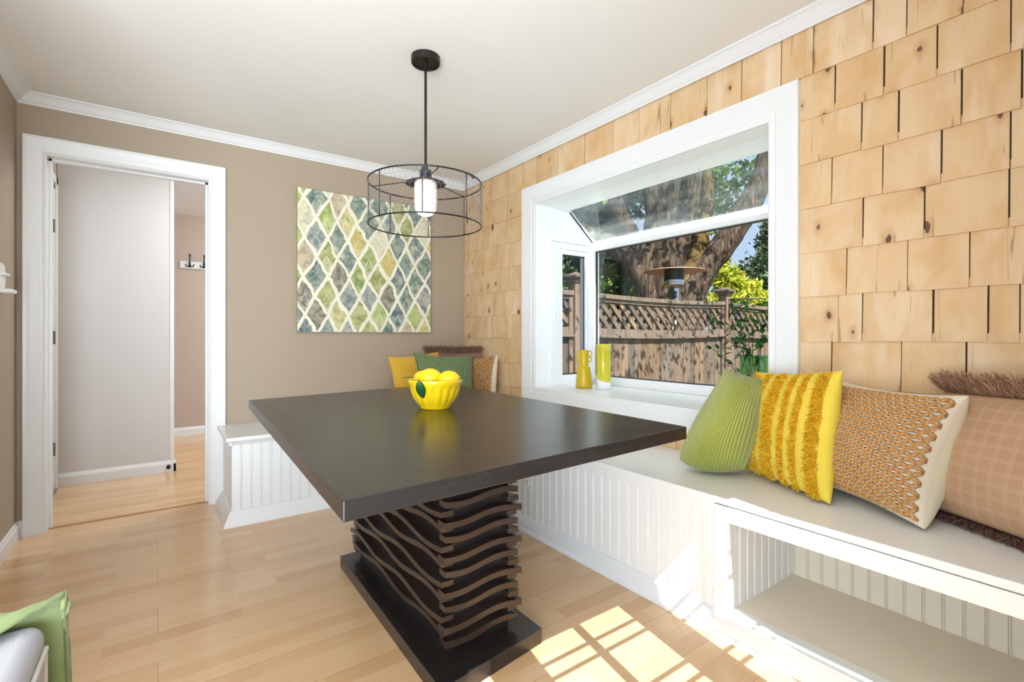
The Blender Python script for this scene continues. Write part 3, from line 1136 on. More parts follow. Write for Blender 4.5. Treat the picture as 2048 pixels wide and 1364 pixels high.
# front frame
fr.box(2.655, 2.715, WY0, WY0 + 0.03, WZ0, 1.72)
fr.box(2.655, 2.715, WY1 - 0.035, WY1, WZ0, 1.72)
fr.box(2.640, 2.715, WY0, WY1, WZ0, 0.768)
fr.build('frame', M['vinyl'], wn, bevel=0.004)
MB().prism([(2.40, 1.972), (2.662, 1.752), (2.666, 1.757), (2.404, 1.977)], WY0 + 0.02, WY1 - 0.02, 'y').build('roof_glass', M['roof_glass'], wn)
MB().box(2.682, 2.687, WY0 + 0.02, WY1 - 0.025, 0.76, 1.71).build('front_glass', M['glass'], wn)
sl = MB()
sl.box(2.676, 2.694, WY0 + 0.03, WY1 - 0.035, 0.768, 0.774); sl.box(2.676, 2.694, WY0 + 0.03, WY1 - 0.035, 1.694, 1.70)
sl.box(2.676, 2.694, WY1 - 0.041, WY1 - 0.035, 0.768, 1.70)
sl.prism([(2.415, 1.955), (2.655, 1.753), (2.660, 1.760), (2.42, 1.962)], WY1 - 0.034, WY1 - 0.028, 'y')
sl.build('seal', M['seal'], wn)
# side casements (near one is hidden by the casing, far one shows)
for (yy, s) in ((WY1, -1), (WY0, 1)):
    cs = MB()
    def bx(x0, x1, d0, d1, z0, z1):
        ya, yb_ = yy + s * d0, yy + s * d1
        cs.box(x0, x1, min(ya, yb_), max(ya, yb_), z0, z1)
    bx(2.235, 2.285, 0.0, 0.035, WZ0, 1.735)
    bx(2.235, 2.665, 0.0, 0.042, 1.735, 1.752)
    bx(2.285, 2.325, 0.0, 0.026, WZ0, 1.735)
    bx(2.615, 2.655, 0.0, 0.026, WZ0, 1.735)
    bx(2.325, 2.615, 0.0, 0.026, 1.69, 1.735)
    bx(2.325, 2.615, 0.0, 0.026, WZ0, 0.75)
    bx(2.325, 2.360, 0.0, 0.018, 0.75, 1.69)
    bx(2.590, 2.615, 0.0, 0.018, 0.75, 1.69)
    bx(2.36, 2.59, 0.0, 0.018, 1.655, 1.69)
    bx(2.36, 2.59, 0.0, 0.018, 0.75, 0.785)
    cs.build('casement_sash', M['vinyl'], wn, bevel=0.003)
# openings in the jamb for the casements need real holes: far jamb rebuilt as strips
bpy.data.objects.remove(bpy.data.objects['jamb.001'])
j = MB()
for (ya, yb_) in ((WY0 - 0.02, WY0), (WY1, WY1 + 0.02)):
    j.box(XCF + 0.0005, 2.355, ya, yb_, WZ0 - 0.03, 1.78)
    j.box(2.595, 2.72, ya, yb_, WZ0 - 0.03, 1.78)
    j.box(2.355, 2.595, ya, yb_, 1.66, 1.78)
    j.box(2.355, 2.595, ya, yb_, WZ0 - 0.03, 0.78)
    j.prism([(XCF + 0.0005, 1.78), (2.66, 1.78), (2.42, 2.0), (XCF + 0.0005, 2.0)], ya, yb_, 'y')
j.box(XCF + 0.0005, 2.30, WY0 - 0.02, WY1 + 0.02, WZ1, WZ1 + 0.02)
j.build('jamb', M['vinyl'], wn)
for yy, s in ((WY1, 1), (WY0, -1)):
    ya, yb_ = sorted((yy + s * 0.004, yy + s * 0.008))
    MB().box(2.36, 2.59, ya, yb_, 0.785, 1.655).build('casement_glass', M['glass'], wn)
    ya, yb_ = sorted((yy - s * 0.002, yy + s * 0.02))
    q = MB()
    q.box(2.578, 2.592, ya, yb_, 0.785, 1.655); q.box(2.36, 2.592, ya, yb_, 1.645, 1.657); q.box(2.36, 2.592, ya, yb_, 0.783, 0.793)
    q.build('casement_seal', M['seal'], wn)
    ya, yb_ = sorted((yy - s * 0.003, yy + s * 0.0))
    MB().box(2.548, 2.578, ya, yb_, 0.793, 1.645).build('screen_track', M['grey_metal'], wn)
h = MB()
h.tube([(2.635, WY1 - 0.04, 1.30), (2.64, WY1 - 0.052, 1.27), (2.64, WY1 - 0.05, 1.22), (2.636, WY1 - 0.035, 1.20)], 0.006, 8)
h.build('latch', M['vinyl'], wn, smooth=True)
h = MB()
h.tube([(2.60, WY1 - 0.03, 0.735), (2.625, WY1 - 0.07, 0.745), (2.61, WY1 - 0.12, 0.79)], 0.006, 8)
h.build('crank_handle', M['vinyl'], wn, smooth=True)
for yh in (2.42, 1.55):
    h = MB()
    h.tube([(2.36, yh, 1.97), (2.37, yh, 1.94), (2.385, yh, 1.935), (2.39, yh, 1.945)], 0.002, 6)
    h.build('hook', M['chrome'], wn, smooth=True)

# ------------------------------------------------------------------ built-in benches
ZB = 0.497


def bead_profile(a0, a1, pitch, face, sgn, depth=0.004):
    """closed polyline (a, p) of beadboard: flat, groove, bead"""
    pts = []
    a = a0
    first = True
    while a < a1 - 1e-6:
        e = min(a + pitch, a1)
        pts.append((a, face))
        if e - 0.012 > a:
            pts += [(e - 0.011, face), (e - 0.0095, face + sgn * depth), (e - 0.008, face + sgn * depth), (e - 0.006, face - sgn * 0.0006),
                    (e - 0.003, face - sgn * 0.0006), (e - 0.0015, face + sgn * depth)]
        a = e
    pts.append((a1, face))
    return pts + [(a1, face + sgn * 0.014), (a0, face + sgn * 0.014)]


# right bench: front panel at x=1.63, lid front 1.612
BX = 1.628
rb = thing('storage_bench', (1.86, 1.5, 0), 'white built-in bench under the garden window with beadboard front and open cubby', 'bench')
lid = MB()
lid.box(1.612, XR - 0.001, YF + 0.01, YB - 0.001, ZB - 0.024, ZB)
lid.build('seat', M['bench'], rb, bevel=0.003)
m = MB()
m.add([], [])
pl = bead_profile(1.0, 3.165, 0.0517, BX, 1)
m.prism([(p, a) for a, p in pl], 0.0, ZB - 0.024, 'z')
m.build('beadboard_panel', M['bench'], rb)
MB().box(BX - 0.008, BX + 0.01, 1.0, 3.165, ZB - 0.060, ZB - 0.024).build('top_rail', M['bench'], rb, bevel=0.002)
# cubby face frame and box
ff = MB()
ff.box(1.612, BX + 0.014, 0.945, 1.000, 0.070, ZB - 0.0275)
ff.box(1.612, BX + 0.014, YF + 0.01, 0.945, 0.415, ZB - 0.0275)
ff.build('face_frame', M['bench'], rb, bevel=0.002)
cb = MB()
cb.box(1.640, 2.10, YF + 0.01, 0.945, 0.085, 0.105)
cb.build('cubby_shelf', M['cubby'], rb)
m = MB()
pl = bead_profile(YF + 0.01, 0.945, 0.0517, 2.085, 1)
m.prism([(p, a) for a, p in pl], 0.105, ZB - 0.024, 'z')
m.build('cubby_back', M['cubby'], rb)
m = MB()
pl = bead_profile(1.640, 2.085, 0.0517, 0.945, 1)
m.prism(pl, 0.105, ZB - 0.024, 'z')
m.build('cubby_side', M['bench'], rb)
bbp = [(0, 0), (0.020, 0), (0.020, 0.012), (0.013, 0.022), (0.012, 0.072), (0.006, 0.084), (0, 0.088)]
m = MB(); m.prism([(BX - d, z) for d, z in bbp], YF + 0.01, 3.165, 'y')
m.build('base_moulding', M['white'], rb, auto=30)
m = MB(); m.box(1.60, BX + .02, YF + .01, 0.945, 0.084, 0.094)
m.box(1.613, BX + .03, YF + .01, 0.944, 0.093, 0.107)
m.build('cubby_lip', M['white'], rb, bevel=0.003)
o_ = MB()
o_.box(BX - 0.006, BX, 2.066, 2.140, 0.245, 0.362)
ot = tag(o_.build('outlet_plate', M['outlet'], bevel=0.002), 'white electrical outlet plate on the beadboard under the table', 'outlet')
for zc in (0.275, 0.332):
    skt = MB().box(BX - 0.0095, BX - 0.006, 2.087, 2.119, zc - 0.016, zc + 0.016).build('socket', M['outlet'], ot, bevel=0.003)
    for yy in (2.094, 2.109):
        MB().box(BX - 0.0102, BX - 0.0094, yy, yy + 0.0025, zc - 0.004, zc + 0.009).build('slot', M['seal'], skt)

# back bench
BY = 3.165
bb = thing('window_seat', (1.0, 3.4, 0), 'low white beadboard bench against the tan back wall beside the doorway', 'bench')
lid = MB(); lid.box(0.303, 1.611, 3.128, YB - 0.001, ZB - 0.022, ZB)
lid.build('seat', M['white'], bb, bevel=0.006)
cove = [(0.0, ZB - 0.050), (0.006, ZB - 0.048), (0.012, ZB - 0.036), (0.024, ZB - 0.026), (0.024, ZB - 0.022), (0, ZB - 0.022)]
m = MB()
m.prism([(BY - d, z) for d, z in cove], 0.318, 1.62, 'x')
m.prism([(0.337 - d, z) for d, z in cove], BY - 0.02, YB - 0.001, 'y')
m.build('cove_moulding', M['white'], bb)
m = MB()
pl = bead_profile(0.337, 1.627, 0.0525, BY, 1)
m.prism(pl, 0.0, ZB - 0.022, 'z')
m.build('beadboard_panel', M['white'], bb)
MB().box(0.337, 0.355, BY + 0.015, YB - 0.001, 0, ZB - 0.022).build('end_panel', M['white'], bb)
bbp2 = [(0, 0), (0.062, 0), (0.060, 0.012), (0.030, 0.055), (0.010, 0.078), (0, 0.080)]
bbp2 = [(d * 0.72, z) for d, z in bbp2]
n = len(bbp2)
m = MB()
A_ = [(0.337 - d, YB - 0.001, z) for d, z in bbp2]
B_ = [(0.337 - d, BY - d, z) for d, z in bbp2]
C_ = [(1.605, BY - d, z) for d, z in bbp2]
for P, Q in ((A_, B_), (B_, C_)):
    m.add(P + Q, [(i, (i + 1) % n, n + (i + 1) % n, n + i) for i in range(n)])
m.add(A_, [tuple(range(n))]); m.add(C_, [tuple(range(n))])
m.build('base_moulding', M['white'], bb, auto=30)

# ------------------------------------------------------------------ dining table
tb = thing('dining_table', (0.88, 1.8, 0), 'dark espresso dining table with thick square-edged top on slatted pedestal', 'table')
TQ = [(0.281, 0.930), (1.405, 0.968), (1.455, 2.715), (0.352, 2.650)]
TZ = [0.759, 0.771, 0.771, 0.759]
m = MB(); m.hexa(TQ, [z - 0.041 for z in TZ], TZ)
m.build('tabletop', M['table'], tb, bevel=0.0025)
PQ = [(0.660, 1.262), (1.083, 1.322), (1.090, 2.330), (0.682, 2.300)]
m = MB(); m.hexa(PQ, 0.0, 0.052)
m.build('plinth', M['table'], tb, bevel=0.002)
px0, px1, py0, py1 = 0.757, 0.992, 1.405, 2.235
core = MB(); core.box(px0, px1, py0, py1, 0.052, 0.724)
for (ax, ay) in ((px0, py0), (px1, py0), (px1, py1), (px0, py1)):
    sx_, sy_ = (-1 if ax == px0 else 1), (-1 if ay == py0 else 1)
    core.box(ax - 0.020 if sx_ > 0 else ax, ax if sx_ > 0 else ax + 0.020, ay - 0.0045 if sy_ < 0 else ay, ay if sy_ < 0 else ay + 0.0045, 0.052, 0.724)
    core.box(ax - 0.0045 if sx_ < 0 else ax, ax if sx_ < 0 else ax + 0.0045, ay if sy_ < 0 else ay - 0.020, ay + 0.020 if sy_ < 0 else ay, 0.052, 0.724)
ped = core.build('pedestal', M['core'], tb)


def wave_slat(a0, a1, n, wav, mk, hh, d0, d1):
    vs_, fs = [], []
    for i in range(n + 1):
        a = a0 + (a1 - a0) * i / n
        zc, bow = wav(i / n)
        for (d, s) in ((d0, -1), (d1 + bow, -1), (d1 + bow, 1), (d0, 1)):
            vs_.append(mk(a, d, zc + s * hh))
    for i in range(n):
        for j_ in range(4):
            p, q_ = i * 4 + j_, i * 4 + (j_ + 1) % 4
            fs.append((p, q_, q_ + 4, p + 4))
    fs += [(0, 1, 2, 3), (4 * n + 3, 4 * n + 2, 4 * n + 1, 4 * n)]
    mb = MB(); mb.add(vs_, fs)
    return mb


zf = 0.094
levels = []
kk = 0
while zf < 0.70:
    levels.append((zf, kk))
    zf += (0.050 if kk % 2 == 0 else 0.0605)
    kk += 1
for z0, kk in levels:
    ph = 0.0 if kk % 2 == 0 else 0.35
    wv = lambda t, ph=ph, z0=z0: (z0 - 0.0085 * math.sin(2 * math.pi * (t * 1.0 + 0.02 + ph * 0.2)), 0.0)
    ex = 0.0 if kk % 2 == 0 else 0.014
    for side in (0, 1):
        if side == 0:
            mk = lambda a, d, z: (a, py0 - d, z)
        else:
            mk = lambda a, d, z: (a, py1 + d, z)
        wave_slat(px0 - 0.024 - ex * 0.4, px1 + 0.026 + ex, 28, wv, mk, 0.0105, -0.01, 0.031 + ex * 0.3).build('slat', M['slat'], ped, bevel=0.0012, seg=1)
    zl = z0 + 0.027
    ph2 = 0.0 if kk % 2 == 0 else 0.5
    wv2 = lambda t, ph2=ph2, zl=zl: (zl + 0.0105 * math.sin(2 * math.pi * (t * 2.0 + ph2)), 0.0)
    for side in (0, 1):
        if side == 0:
            mk = lambda a, d, z: (px0 - d, a, z)
        else:
            mk = lambda a, d, z: (px1 + d, a, z)
        wave_slat(py0 - 0.018 - ex * 0.4, py1 + 0.03 + ex, 48, wv2, mk, 0.0095, -0.01, 0.030 + ex * 0.3).build('slat', M['slat'], ped, bevel=0.0012, seg=1)

# ------------------------------------------------------------------ bowl of lemons
TB = 0.7655
bc = (0.945, 1.860, TB)
bw = thing('fruit_bowl', bc, 'fluted yellow ceramic bowl of lemons on the dark table', 'bowl')
outer = [(0.0, 0.004), (0.050, 0.004), (0.056, 0.0), (0.063, 0.001), (0.065, 0.008), (0.068, 0.013), (0.082, 0.030), (0.094, 0.052), (0.102, 0.075), (0.106, 0.090), (0.108, 0.094), (0.112, 0.108), (0.1145, 0.120)]
inner = [(0.112, 0.122), (0.109, 0.119), (0.104, 0.095), (0.094, 0.060), (0.078, 0.033), (0.05, 0.016), (0.0, 0.013)]
prof_ = outer + inner
def flute(i, a):
    if 6 <= i <= 9:
        return -0.055 * (1 - abs(math.sin(a * 9))) + 0.012
    return 0.0
bm_ = MB(); bm_.lathe(prof_, 144, bc, flute)
bm_.build('bowl_body', M['bowl'], bw, smooth=True)


def leaf_mesh(base, direction, up, length, width, bend=0.2):
    d = Vector(direction).normalized(); u = Vector(up)
    s = d.cross(u).normalized(); u = s.cross(d).normalized()
    base = Vector(base)
    n_ = 8
    vs_, fs = [], []
    for i in range(n_ + 1):
        t = i / n_
        wdt = width * math.sin(math.pi * min(1, t * 0.98 + 0.01)) ** 0.8 * (1 - 0.15 * t)
        c0 = base + d * (length * t) - u * (bend * length * t * t)
        for k_, sgn in ((0, -1), (1, 0), (2, 1)):
            vs_.append(tuple(c0 + s * sgn * wdt * 0.5 + u * (0.12 * wdt if sgn else 0)))
    for i in range(n_):
        for k_ in range(2):
            a = i * 3 + k_
            fs.append((a, a + 1, a + 4, a + 3))
    return vs_, fs


def lemon(c, r, axis, label, leaves):
    t = thing('lemon', c, label, 'lemon', 'lemons in the bowl')
    prof_l = []
    for i in range(17):
        a = -math.pi / 2 + math.pi * i / 16
        rr = r * math.cos(a)
        z = r * 1.16 * math.sin(a)
        if i >= 14:
            z += r * 0.05 * (i - 13)
        prof_l.append((max(rr, 0.0001), z))
    mb = MB(); mb.lathe(prof_l, 28)
    rot = Vector((0, 0, 1)).rotation_difference(Vector(axis).normalized()).to_matrix()
    mb.v = [tuple(rot @ Vector(p) + Vector(c)) for p in mb.v]
    mb.build('fruit', M['lemon'], t, smooth=True)
    for (bs, dr, upv, L, W_) in leaves:
        mb = MB()
        v_, f_ = leaf_mesh(bs, dr, upv, L, W_)
        mb.add(v_, f_)
        o = mb.build('leaf', M['lemon_leaf'], t, smooth=True)
        sm = o.modifiers.new('thick', 'SOLIDIFY'); sm.thickness = 0.0008


RV = Vector((math.cos(YAW), -math.sin(YAW), 0)); FV = Vector((math.sin(YAW), math.cos(YAW), 0))   # right/away directions of the room diagonal
B0 = Vector(bc)
lemon(tuple(B0 + RV * -0.020 - FV * 0.020 + Vector((0, 0, 0.126))), 0.0415, (0.9, -0.5, 0.1), 'lemon heaped highest in the middle of the yellow bowl',
      [(tuple(B0 - RV * 0.050 - FV * 0.112 + Vector((0, 0, 0.128))), tuple(FV * 0.12 + RV * 0.22 + Vector((0, 0, -1.0))), tuple(-FV + Vector((0, 0, .3))), 0.082, 0.040)])
lemon(tuple(B0 + RV * 0.058 - FV * 0.010 + Vector((0, 0, 0.117))), 0.0405, (1, -0.3, 0.05), 'lemon on the right side of the bowl with leaves at the rim',
      [(tuple(B0 + RV * 0.094 - FV * 0.02 + Vector((0, 0, 0.118))), (0.8, -0.6, 0.5), (0, 0, 1), 0.055, 0.022),
       (tuple(B0 + RV * 0.094 - FV * 0.01 + Vector((0, 0, 0.115))), (0.75, -0.6, -0.5), (0, 0, 1), 0.050, 0.020)])
lemon(tuple(B0 - RV * 0.058 + FV * 0.022 + Vector((0, 0, 0.116))), 0.0390, (0.3, 0.9, 0.2), 'lemon at the left of the bowl half hidden behind the middle one',
      [(tuple(B0 - RV * 0.078 - FV * 0.03 + Vector((0, 0, 0.130))), (-0.8, 0.35, 0.12), (0, 0, 1), 0.060, 0.014)])

# ------------------------------------------------------------------ painting
pt = thing('wall_painting', (1.283, YB, 1.59), 'large square canvas of green teal and ochre diamonds on the tan wall', 'painting')
m = MB(); m.box(0.777, 1.789, YB - 0.036, YB - 0.002, 1.093, 2.093)
m.build('stretcher', M['canvas_edge'], pt, bevel=0.002)
me = bpy.data.meshes.new('canvas')
me.from_pydata([(0.778, YB - 0.0372, 1.094), (1.788, YB - 0.0372, 1.094), (1.788, YB - 0.0372, 2.092), (0.778, YB - 0.0372, 2.092)], [], [(0, 1, 2, 3)])
uvl = me.uv_layers.new(name='uv')
for i, uv in enumerate(((0, 0), (1, 0), (1, 1), (0, 1))):
    uvl.data[i].uv = uv
me.materials.append(M['painting'])
cv = bpy.data.objects.new('canvas', me); COL.objects.link(cv); cv.parent = pt; cv.matrix_parent_inverse = pt.matrix_basis.inverted()

# ------------------------------------------------------------------ pendant lamp
PX, PY = 1.006, 2.078
pd = thing('pendant_lamp', (PX, PY, ZC), 'black pendant lamp with chicken-wire drum shade above the table', 'lamp')
m = MB(); m.lathe([(0.0, -0.001), (0.066, -0.001), (0.066, -0.030), (0.062, -0.034), (0.058, -0.034), (0.056, -0.028), (0.0, -0.026)], 40, (PX, PY, ZC))
m.build('canopy', M['bronze'], pd, auto=40)
m = MB(); m.tube([(PX, PY, ZC - 0.025), (PX, PY, ZC - 0.062)], 0.010, 14); m.tube([(PX, PY, ZC - 0.05), (PX, PY, 1.83)], 0.0062, 14)
m.build('rod', M['bronze'], pd, auto=40)
m = MB(); m.lathe([(0.0, 1.855), (0.012, 1.855), (0.014, 1.835), (0.027, 1.832), (0.028, 1.80), (0.030, 1.79), (0.0, 1.79)], 28, (PX, PY, 0))
m.build('socket', M['steel_wire'], pd, auto=40)
sc_ = MB()
sc_.lathe([(0.03, 1.792), (0.055, 1.785), (0.078, 1.779), (0.0925, 1.773), (0.093, 1.771), (0.078, 1.776), (0.055, 1.782), (0.03, 1.787)], 96, (PX, PY, 0), lambda i, a: 0.035 * math.cos(a * 12) if i in (3, 4) else 0.0)
sc_.build('dish', M['steel_wire'], pd, smooth=True)
m = MB(); m.lathe([(0.0, 1.622), (0.018, 1.624), (0.034, 1.631), (0.045, 1.643), (0.0505, 1.66), (0.052, 1.69), (0.052, 1.770), (0.048, 1.782), (0.03, 1.786)], 40, (PX, PY, 0))
m.build('globe', M['globe'], pd, smooth=True)
RS, Z0, Z1 = 0.258, 1.577, 1.771
cg = MB()
for z, rw in ((Z0, 0.0034), (Z1, 0.0034)):
    pts = [(PX + RS * math.cos(2 * math.pi * i / 96), PY + RS * math.sin(2 * math.pi * i / 96), z) for i in range(97)]
    cg.tube(pts, rw, 8, False)
cg.build('shade_ring', M['black_metal'], pd, smooth=True)
for i in range(8):
    a = 2 * math.pi * (i + 0.36) / 8
    m = MB(); m.tube([(PX + RS * math.cos(a), PY + RS * math.sin(a), Z0), (PX + RS * math.cos(a), PY + RS * math.sin(a), Z1)], 0.0022, 6)
    m.build('upright_wire', M['steel_wire'], pd, smooth=True)
for i in range(3):
    a = 2 * math.pi * (i + 0.14) / 3
    m = MB(); m.tube([(PX + 0.03 * math.cos(a), PY + 0.03 * math.sin(a), 1.79), (PX + RS * math.cos(a), PY + RS * math.sin(a), Z1)], 0.0025, 6)
    m.build('spider_arm', M['black_metal'], pd, smooth=True)
# hexagonal netting wrapped round the drum
hx = MB()
NC = 76
wcell = 2 * math.pi * RS / NC
rowh = wcell * 0.86 * 1.15
nrow = int((Z1 - Z0) / rowh)
rowh = (Z1 - Z0) / nrow
def cyl(s, z):
    a = s / RS
    return (PX + RS * math.cos(a), PY + RS * math.sin(a), z)
for r_ in range(nrow):
    zb = Z0 + r_ * rowh
    sh_ = (r_ % 2) * wcell / 2
    for i in range(NC):
        s0 = i * wcell + sh_
        p0, p1 = (s0, zb), (s0, zb + rowh * 0.62)
        p2, p3 = (s0 - wcell / 2, zb + rowh), (s0 + wcell / 2, zb + rowh)
        jx = R.uniform(-0.0008, 0.0008)
        for q0, q1 in ((p0, p1), (p1, p2), (p1, p3)):
            hx.tube([cyl(q0[0] + jx, q0[1]), cyl(q1[0] + jx, q1[1])], 0.00062, 3, False)
o = rawmesh('wire_mesh', hx.v, hx.f, M['mesh_wire'], pd)
m = MB(); m.tube([(PX + 0.10, PY - 0.237, Z1 + 0.004), (PX + 0.105, PY - 0.238, Z1 - 0.01), (PX + 0.115, PY - 0.236, Z1 - 0.014), (PX + 0.118, PY - 0.232, Z1 - 0.002)], 0.0025, 6)
m.build('chain_hook', M['black_metal'], pd, smooth=True)
ld = bpy.data.lights.new('pendant_bulb', 'POINT')
ld.energy = 1.5; ld.color = (1, 0.85, 0.68); ld.shadow_soft_size = 0.05
lo_ = bpy.data.objects.new('pendant_bulb', ld); COL.objects.link(lo_); lo_.location = (PX, PY, 1.585)

# ------------------------------------------------------------------ cushions
def strand_mesh(items):
    """items: (base, tip, radius, sag) -> tapered 3-sided strands with one bend"""
    V, F = [], []
    for b0, t0, rad, mid in items:
        b0, t0, mid = Vector(b0), Vector(t0), Vector(mid)
        d = t0 - b0
        if d.length < 1e-6:
            continue
        d.normalize()
        u = d.orthogonal().normalized(); w_ = d.cross(u)
        o = len(V)
        for c0, r_ in ((b0, rad), (mid, rad * 0.95), (t0, rad * 0.5)):
            for j_ in range(3):
                a = 2.0944 * j_
                V.append(tuple(c0 + (u * math.cos(a) + w_ * math.sin(a)) * r_))
        for s in (0, 3):
            for j_ in range(3):
                a, b_ = o + s + j_, o + s + (j_ + 1) % 3
                F.append((a, b_, b_ + 3, a + 3))
        F.append((o + 6, o + 7, o + 8))
    return V, F


class Cushion:
    def __init__(self, bl, br, tl, tr, T, bow=0.07, back=1.0, seed=0, power=0.42):
        self.c = [np.array(p, float) for p in (bl, br, tl, tr)]
        rgt = (self.c[1] - self.c[0]) + (self.c[3] - self.c[2])
        up = (self.c[2] - self.c[0]) + (self.c[3] - self.c[1])
        n_ = np.cross(rgt, up); n_ /= np.linalg.norm(n_)
        if np.dot(n_, np.array((0, 0, CAM_H)) - sum(self.c) / 4) < 0:
            n_ = -n_
        self.n, self.T, self.bow, self.pw, self.bk = n_, T, bow, power, back
        r_ = np.random.RandomState(seed)
        self.wr = [(r_.uniform(4, 11), r_.uniform(4, 11), r_.uniform(0, 6), r_.uniform(-1, 1)) for _ in range(5)]

    def p(self, u, v, side):
        a, b_ = 2 * u - 1, 2 * v - 1
        bu = bv = self.bow
        if bu < 0:                       # a slumped cushion bellies out low down and keeps its top corners
            bu, bv = self.bow * (1 - b_) / 1.3, (self.bow if b_ < 0 else 0.03)
        uu = 0.5 + 0.5 * a * (1 - bu * (1 - b_ * b_) * abs(a) ** 2)
        vv = 0.5 + 0.5 * b_ * (1 - bv * (1 - a * a) * abs(b_) ** 2)
        bl, br, tl, tr = self.c
        P = (bl * (1 - uu) + br * uu) * (1 - vv) + (tl * (1 - uu) + tr * uu) * vv
        prof_c = max(0.0, (1 - a * a) * (1 - b_ * b_))
        h = self.T / 2 * prof_c ** self.pw
        # the filling settles: a little fuller low down
        h *= (1.0 + 0.12 * (0.5 - v)) * (self.bk if side < 0 else 1.0)
        wv_ = sum(w_[3] * math.sin(w_[0] * a + w_[1] * b_ + w_[2]) for w_ in self.wr) * 0.0016 * prof_c ** 0.3
        return P + self.n * side * (h + (wv_ if side > 0 else 0))

    def body(self, name, mat, parent, N=44, back=None):
        V, UV, F, MI = [], [], [], []
        for side in (1, -1):
            o = len(V)
            for i in range(N + 1):
                for j_ in range(N + 1):
                    u = 0.5 - 0.5 * math.cos(math.pi * i / N)
                    v = 0.5 - 0.5 * math.cos(math.pi * j_ / N)
                    V.append(tuple(self.p(u, v, side))); UV.append((u, v))
            for i in range(N):
                for j_ in range(N):
                    a = o + i * (N + 1) + j_
                    q_ = (a, a + N + 1, a + N + 2, a + 1)
                    F.append(q_ if side > 0 else q_[::-1]); MI.append(0 if side > 0 else 1)
        me = bpy.data.meshes.new(name)
        me.from_pydata(V, [], F)
        uvl = me.uv_layers.new(name='uv')
        for pl_ in me.polygons:
            for li in pl_.loop_indices:
                uvl.data[li].uv = UV[me.loops[li].vertex_index]
        me.materials.append(mat); me.materials.append(back or mat)
        me.polygons.foreach_set('material_index', MI)
        bm = bmesh.new(); bm.from_mesh(me)
        bmesh.ops.remove_doubles(bm, verts=bm.verts, dist=1e-5)
        bmesh.ops.recalc_face_normals(bm, faces=bm.faces)
        bm.to_mesh(me); bm.free()
        me.polygons.foreach_set('use_smooth', [True] * len(me.polygons))
        o = bpy.data.objects.new(name, me); COL.objects.link(o)
        o.parent = parent; o.matrix_parent_inverse = parent.matrix_basis.inverted()
        return o

    def center(self):
        return tuple(sum(self.c) / 4)

    def base(self):
        return tuple((self.c[0] + self.c[1]) / 2)


def rope_face(cu, parent, cols_, rows_, rad, upright=False):
    """zig-zag jute strands between white yarn lines over the cushion's face"""
    mb, wb = MB(), MB()
    at = (lambda u, v: cu.p(v, u, 1)) if upright else (lambda u, v: cu.p(u, v, 1))
    for r_ in range(rows_):
        v0 = 0.04 + 0.92 * (r_ + 0.5) / rows_
        dv = 0.92 / rows_
        pts = []
        n_ = cols_ * 2
        for i in range(n_ + 1):
            u = 0.012 + 0.976 * i / n_
            s = 1 if (i + r_) % 2 else -1
            P = at(u, v0 + s * dv * 0.34)
            pts.append(Vector(P) + Vector(cu.n) * rad * 0.55)
        fine = []
        for a, b_ in zip(pts[:-1], pts[1:]):
            for t in (0, 0.25, 0.5, 0.75):
                q_ = a.lerp(b_, t)
                fine.append(q_ + Vector(cu.n) * rad * 0.9 * math.sin(math.pi * t))
        fine.append(pts[-1])
        rr = []
        for i in range(len(fine)):
            rr.append(rad * (0.62 + 0.42 * math.sin(math.pi * ((i % 4) / 4.0))))
        mb.tube(fine, rr, 6)
        lp = [Vector(at(0.02 + 0.96 * i / 40, v0 - dv * 0.5)) + Vector(cu.n) * rad * 0.8 for i in range(41)]
        wb.tube(lp, rad * 0.38, 5)
    rawmesh('woven_rope', mb.v, mb.f, M['rope'], parent, True)
    rawmesh('white_yarn', wb.v, wb.f, M['rope_white'], parent, True)


def fringe_edge(cu, parent, v, out, n_, length, mat, rad=0.0016, seed=0, spread=0.5):
    r_ = random.Random(seed)
    its = []
    outv = Vector(out).normalized()
    clump = 0.0
    for i in range(n_):
        if i % 9 == 0:
            clump = r_.uniform(-1, 1)
        u = r_.uniform(0.01, 0.99)
        b0 = Vector(cu.p(u, v, 1))
        side = Vector(cu.c[1] - cu.c[0]).normalized()
        d = (outv + side * (clump * 0.55 + r_.uniform(-1, 1) * spread * 0.7) + Vector(cu.n) * r_.uniform(-0.2, 1.0) * spread).normalized()
        L = length * r_.uniform(0.6, 1.15)
        tip = b0 + d * L
        mid = b0 + d * L * 0.5 + Vector((r_.uniform(-1, 1), r_.uniform(-1, 1), r_.uniform(-0.3, 1))) * L * 0.10
        if tip.z < ZB + 0.004:
            tip.z = ZB + 0.004 + r_.uniform(0, 0.01)
        if mid.z < ZB + 0.006:
            mid.z = ZB + 0.006 + r_.uniform(0, 0.01)
        its.append((b0, tip, rad * r_.uniform(0.7, 1.3), mid))
    V, F = strand_mesh(its)
    return rawmesh('fringe', V, F, mat, parent)


ZS = ZB + 0.008
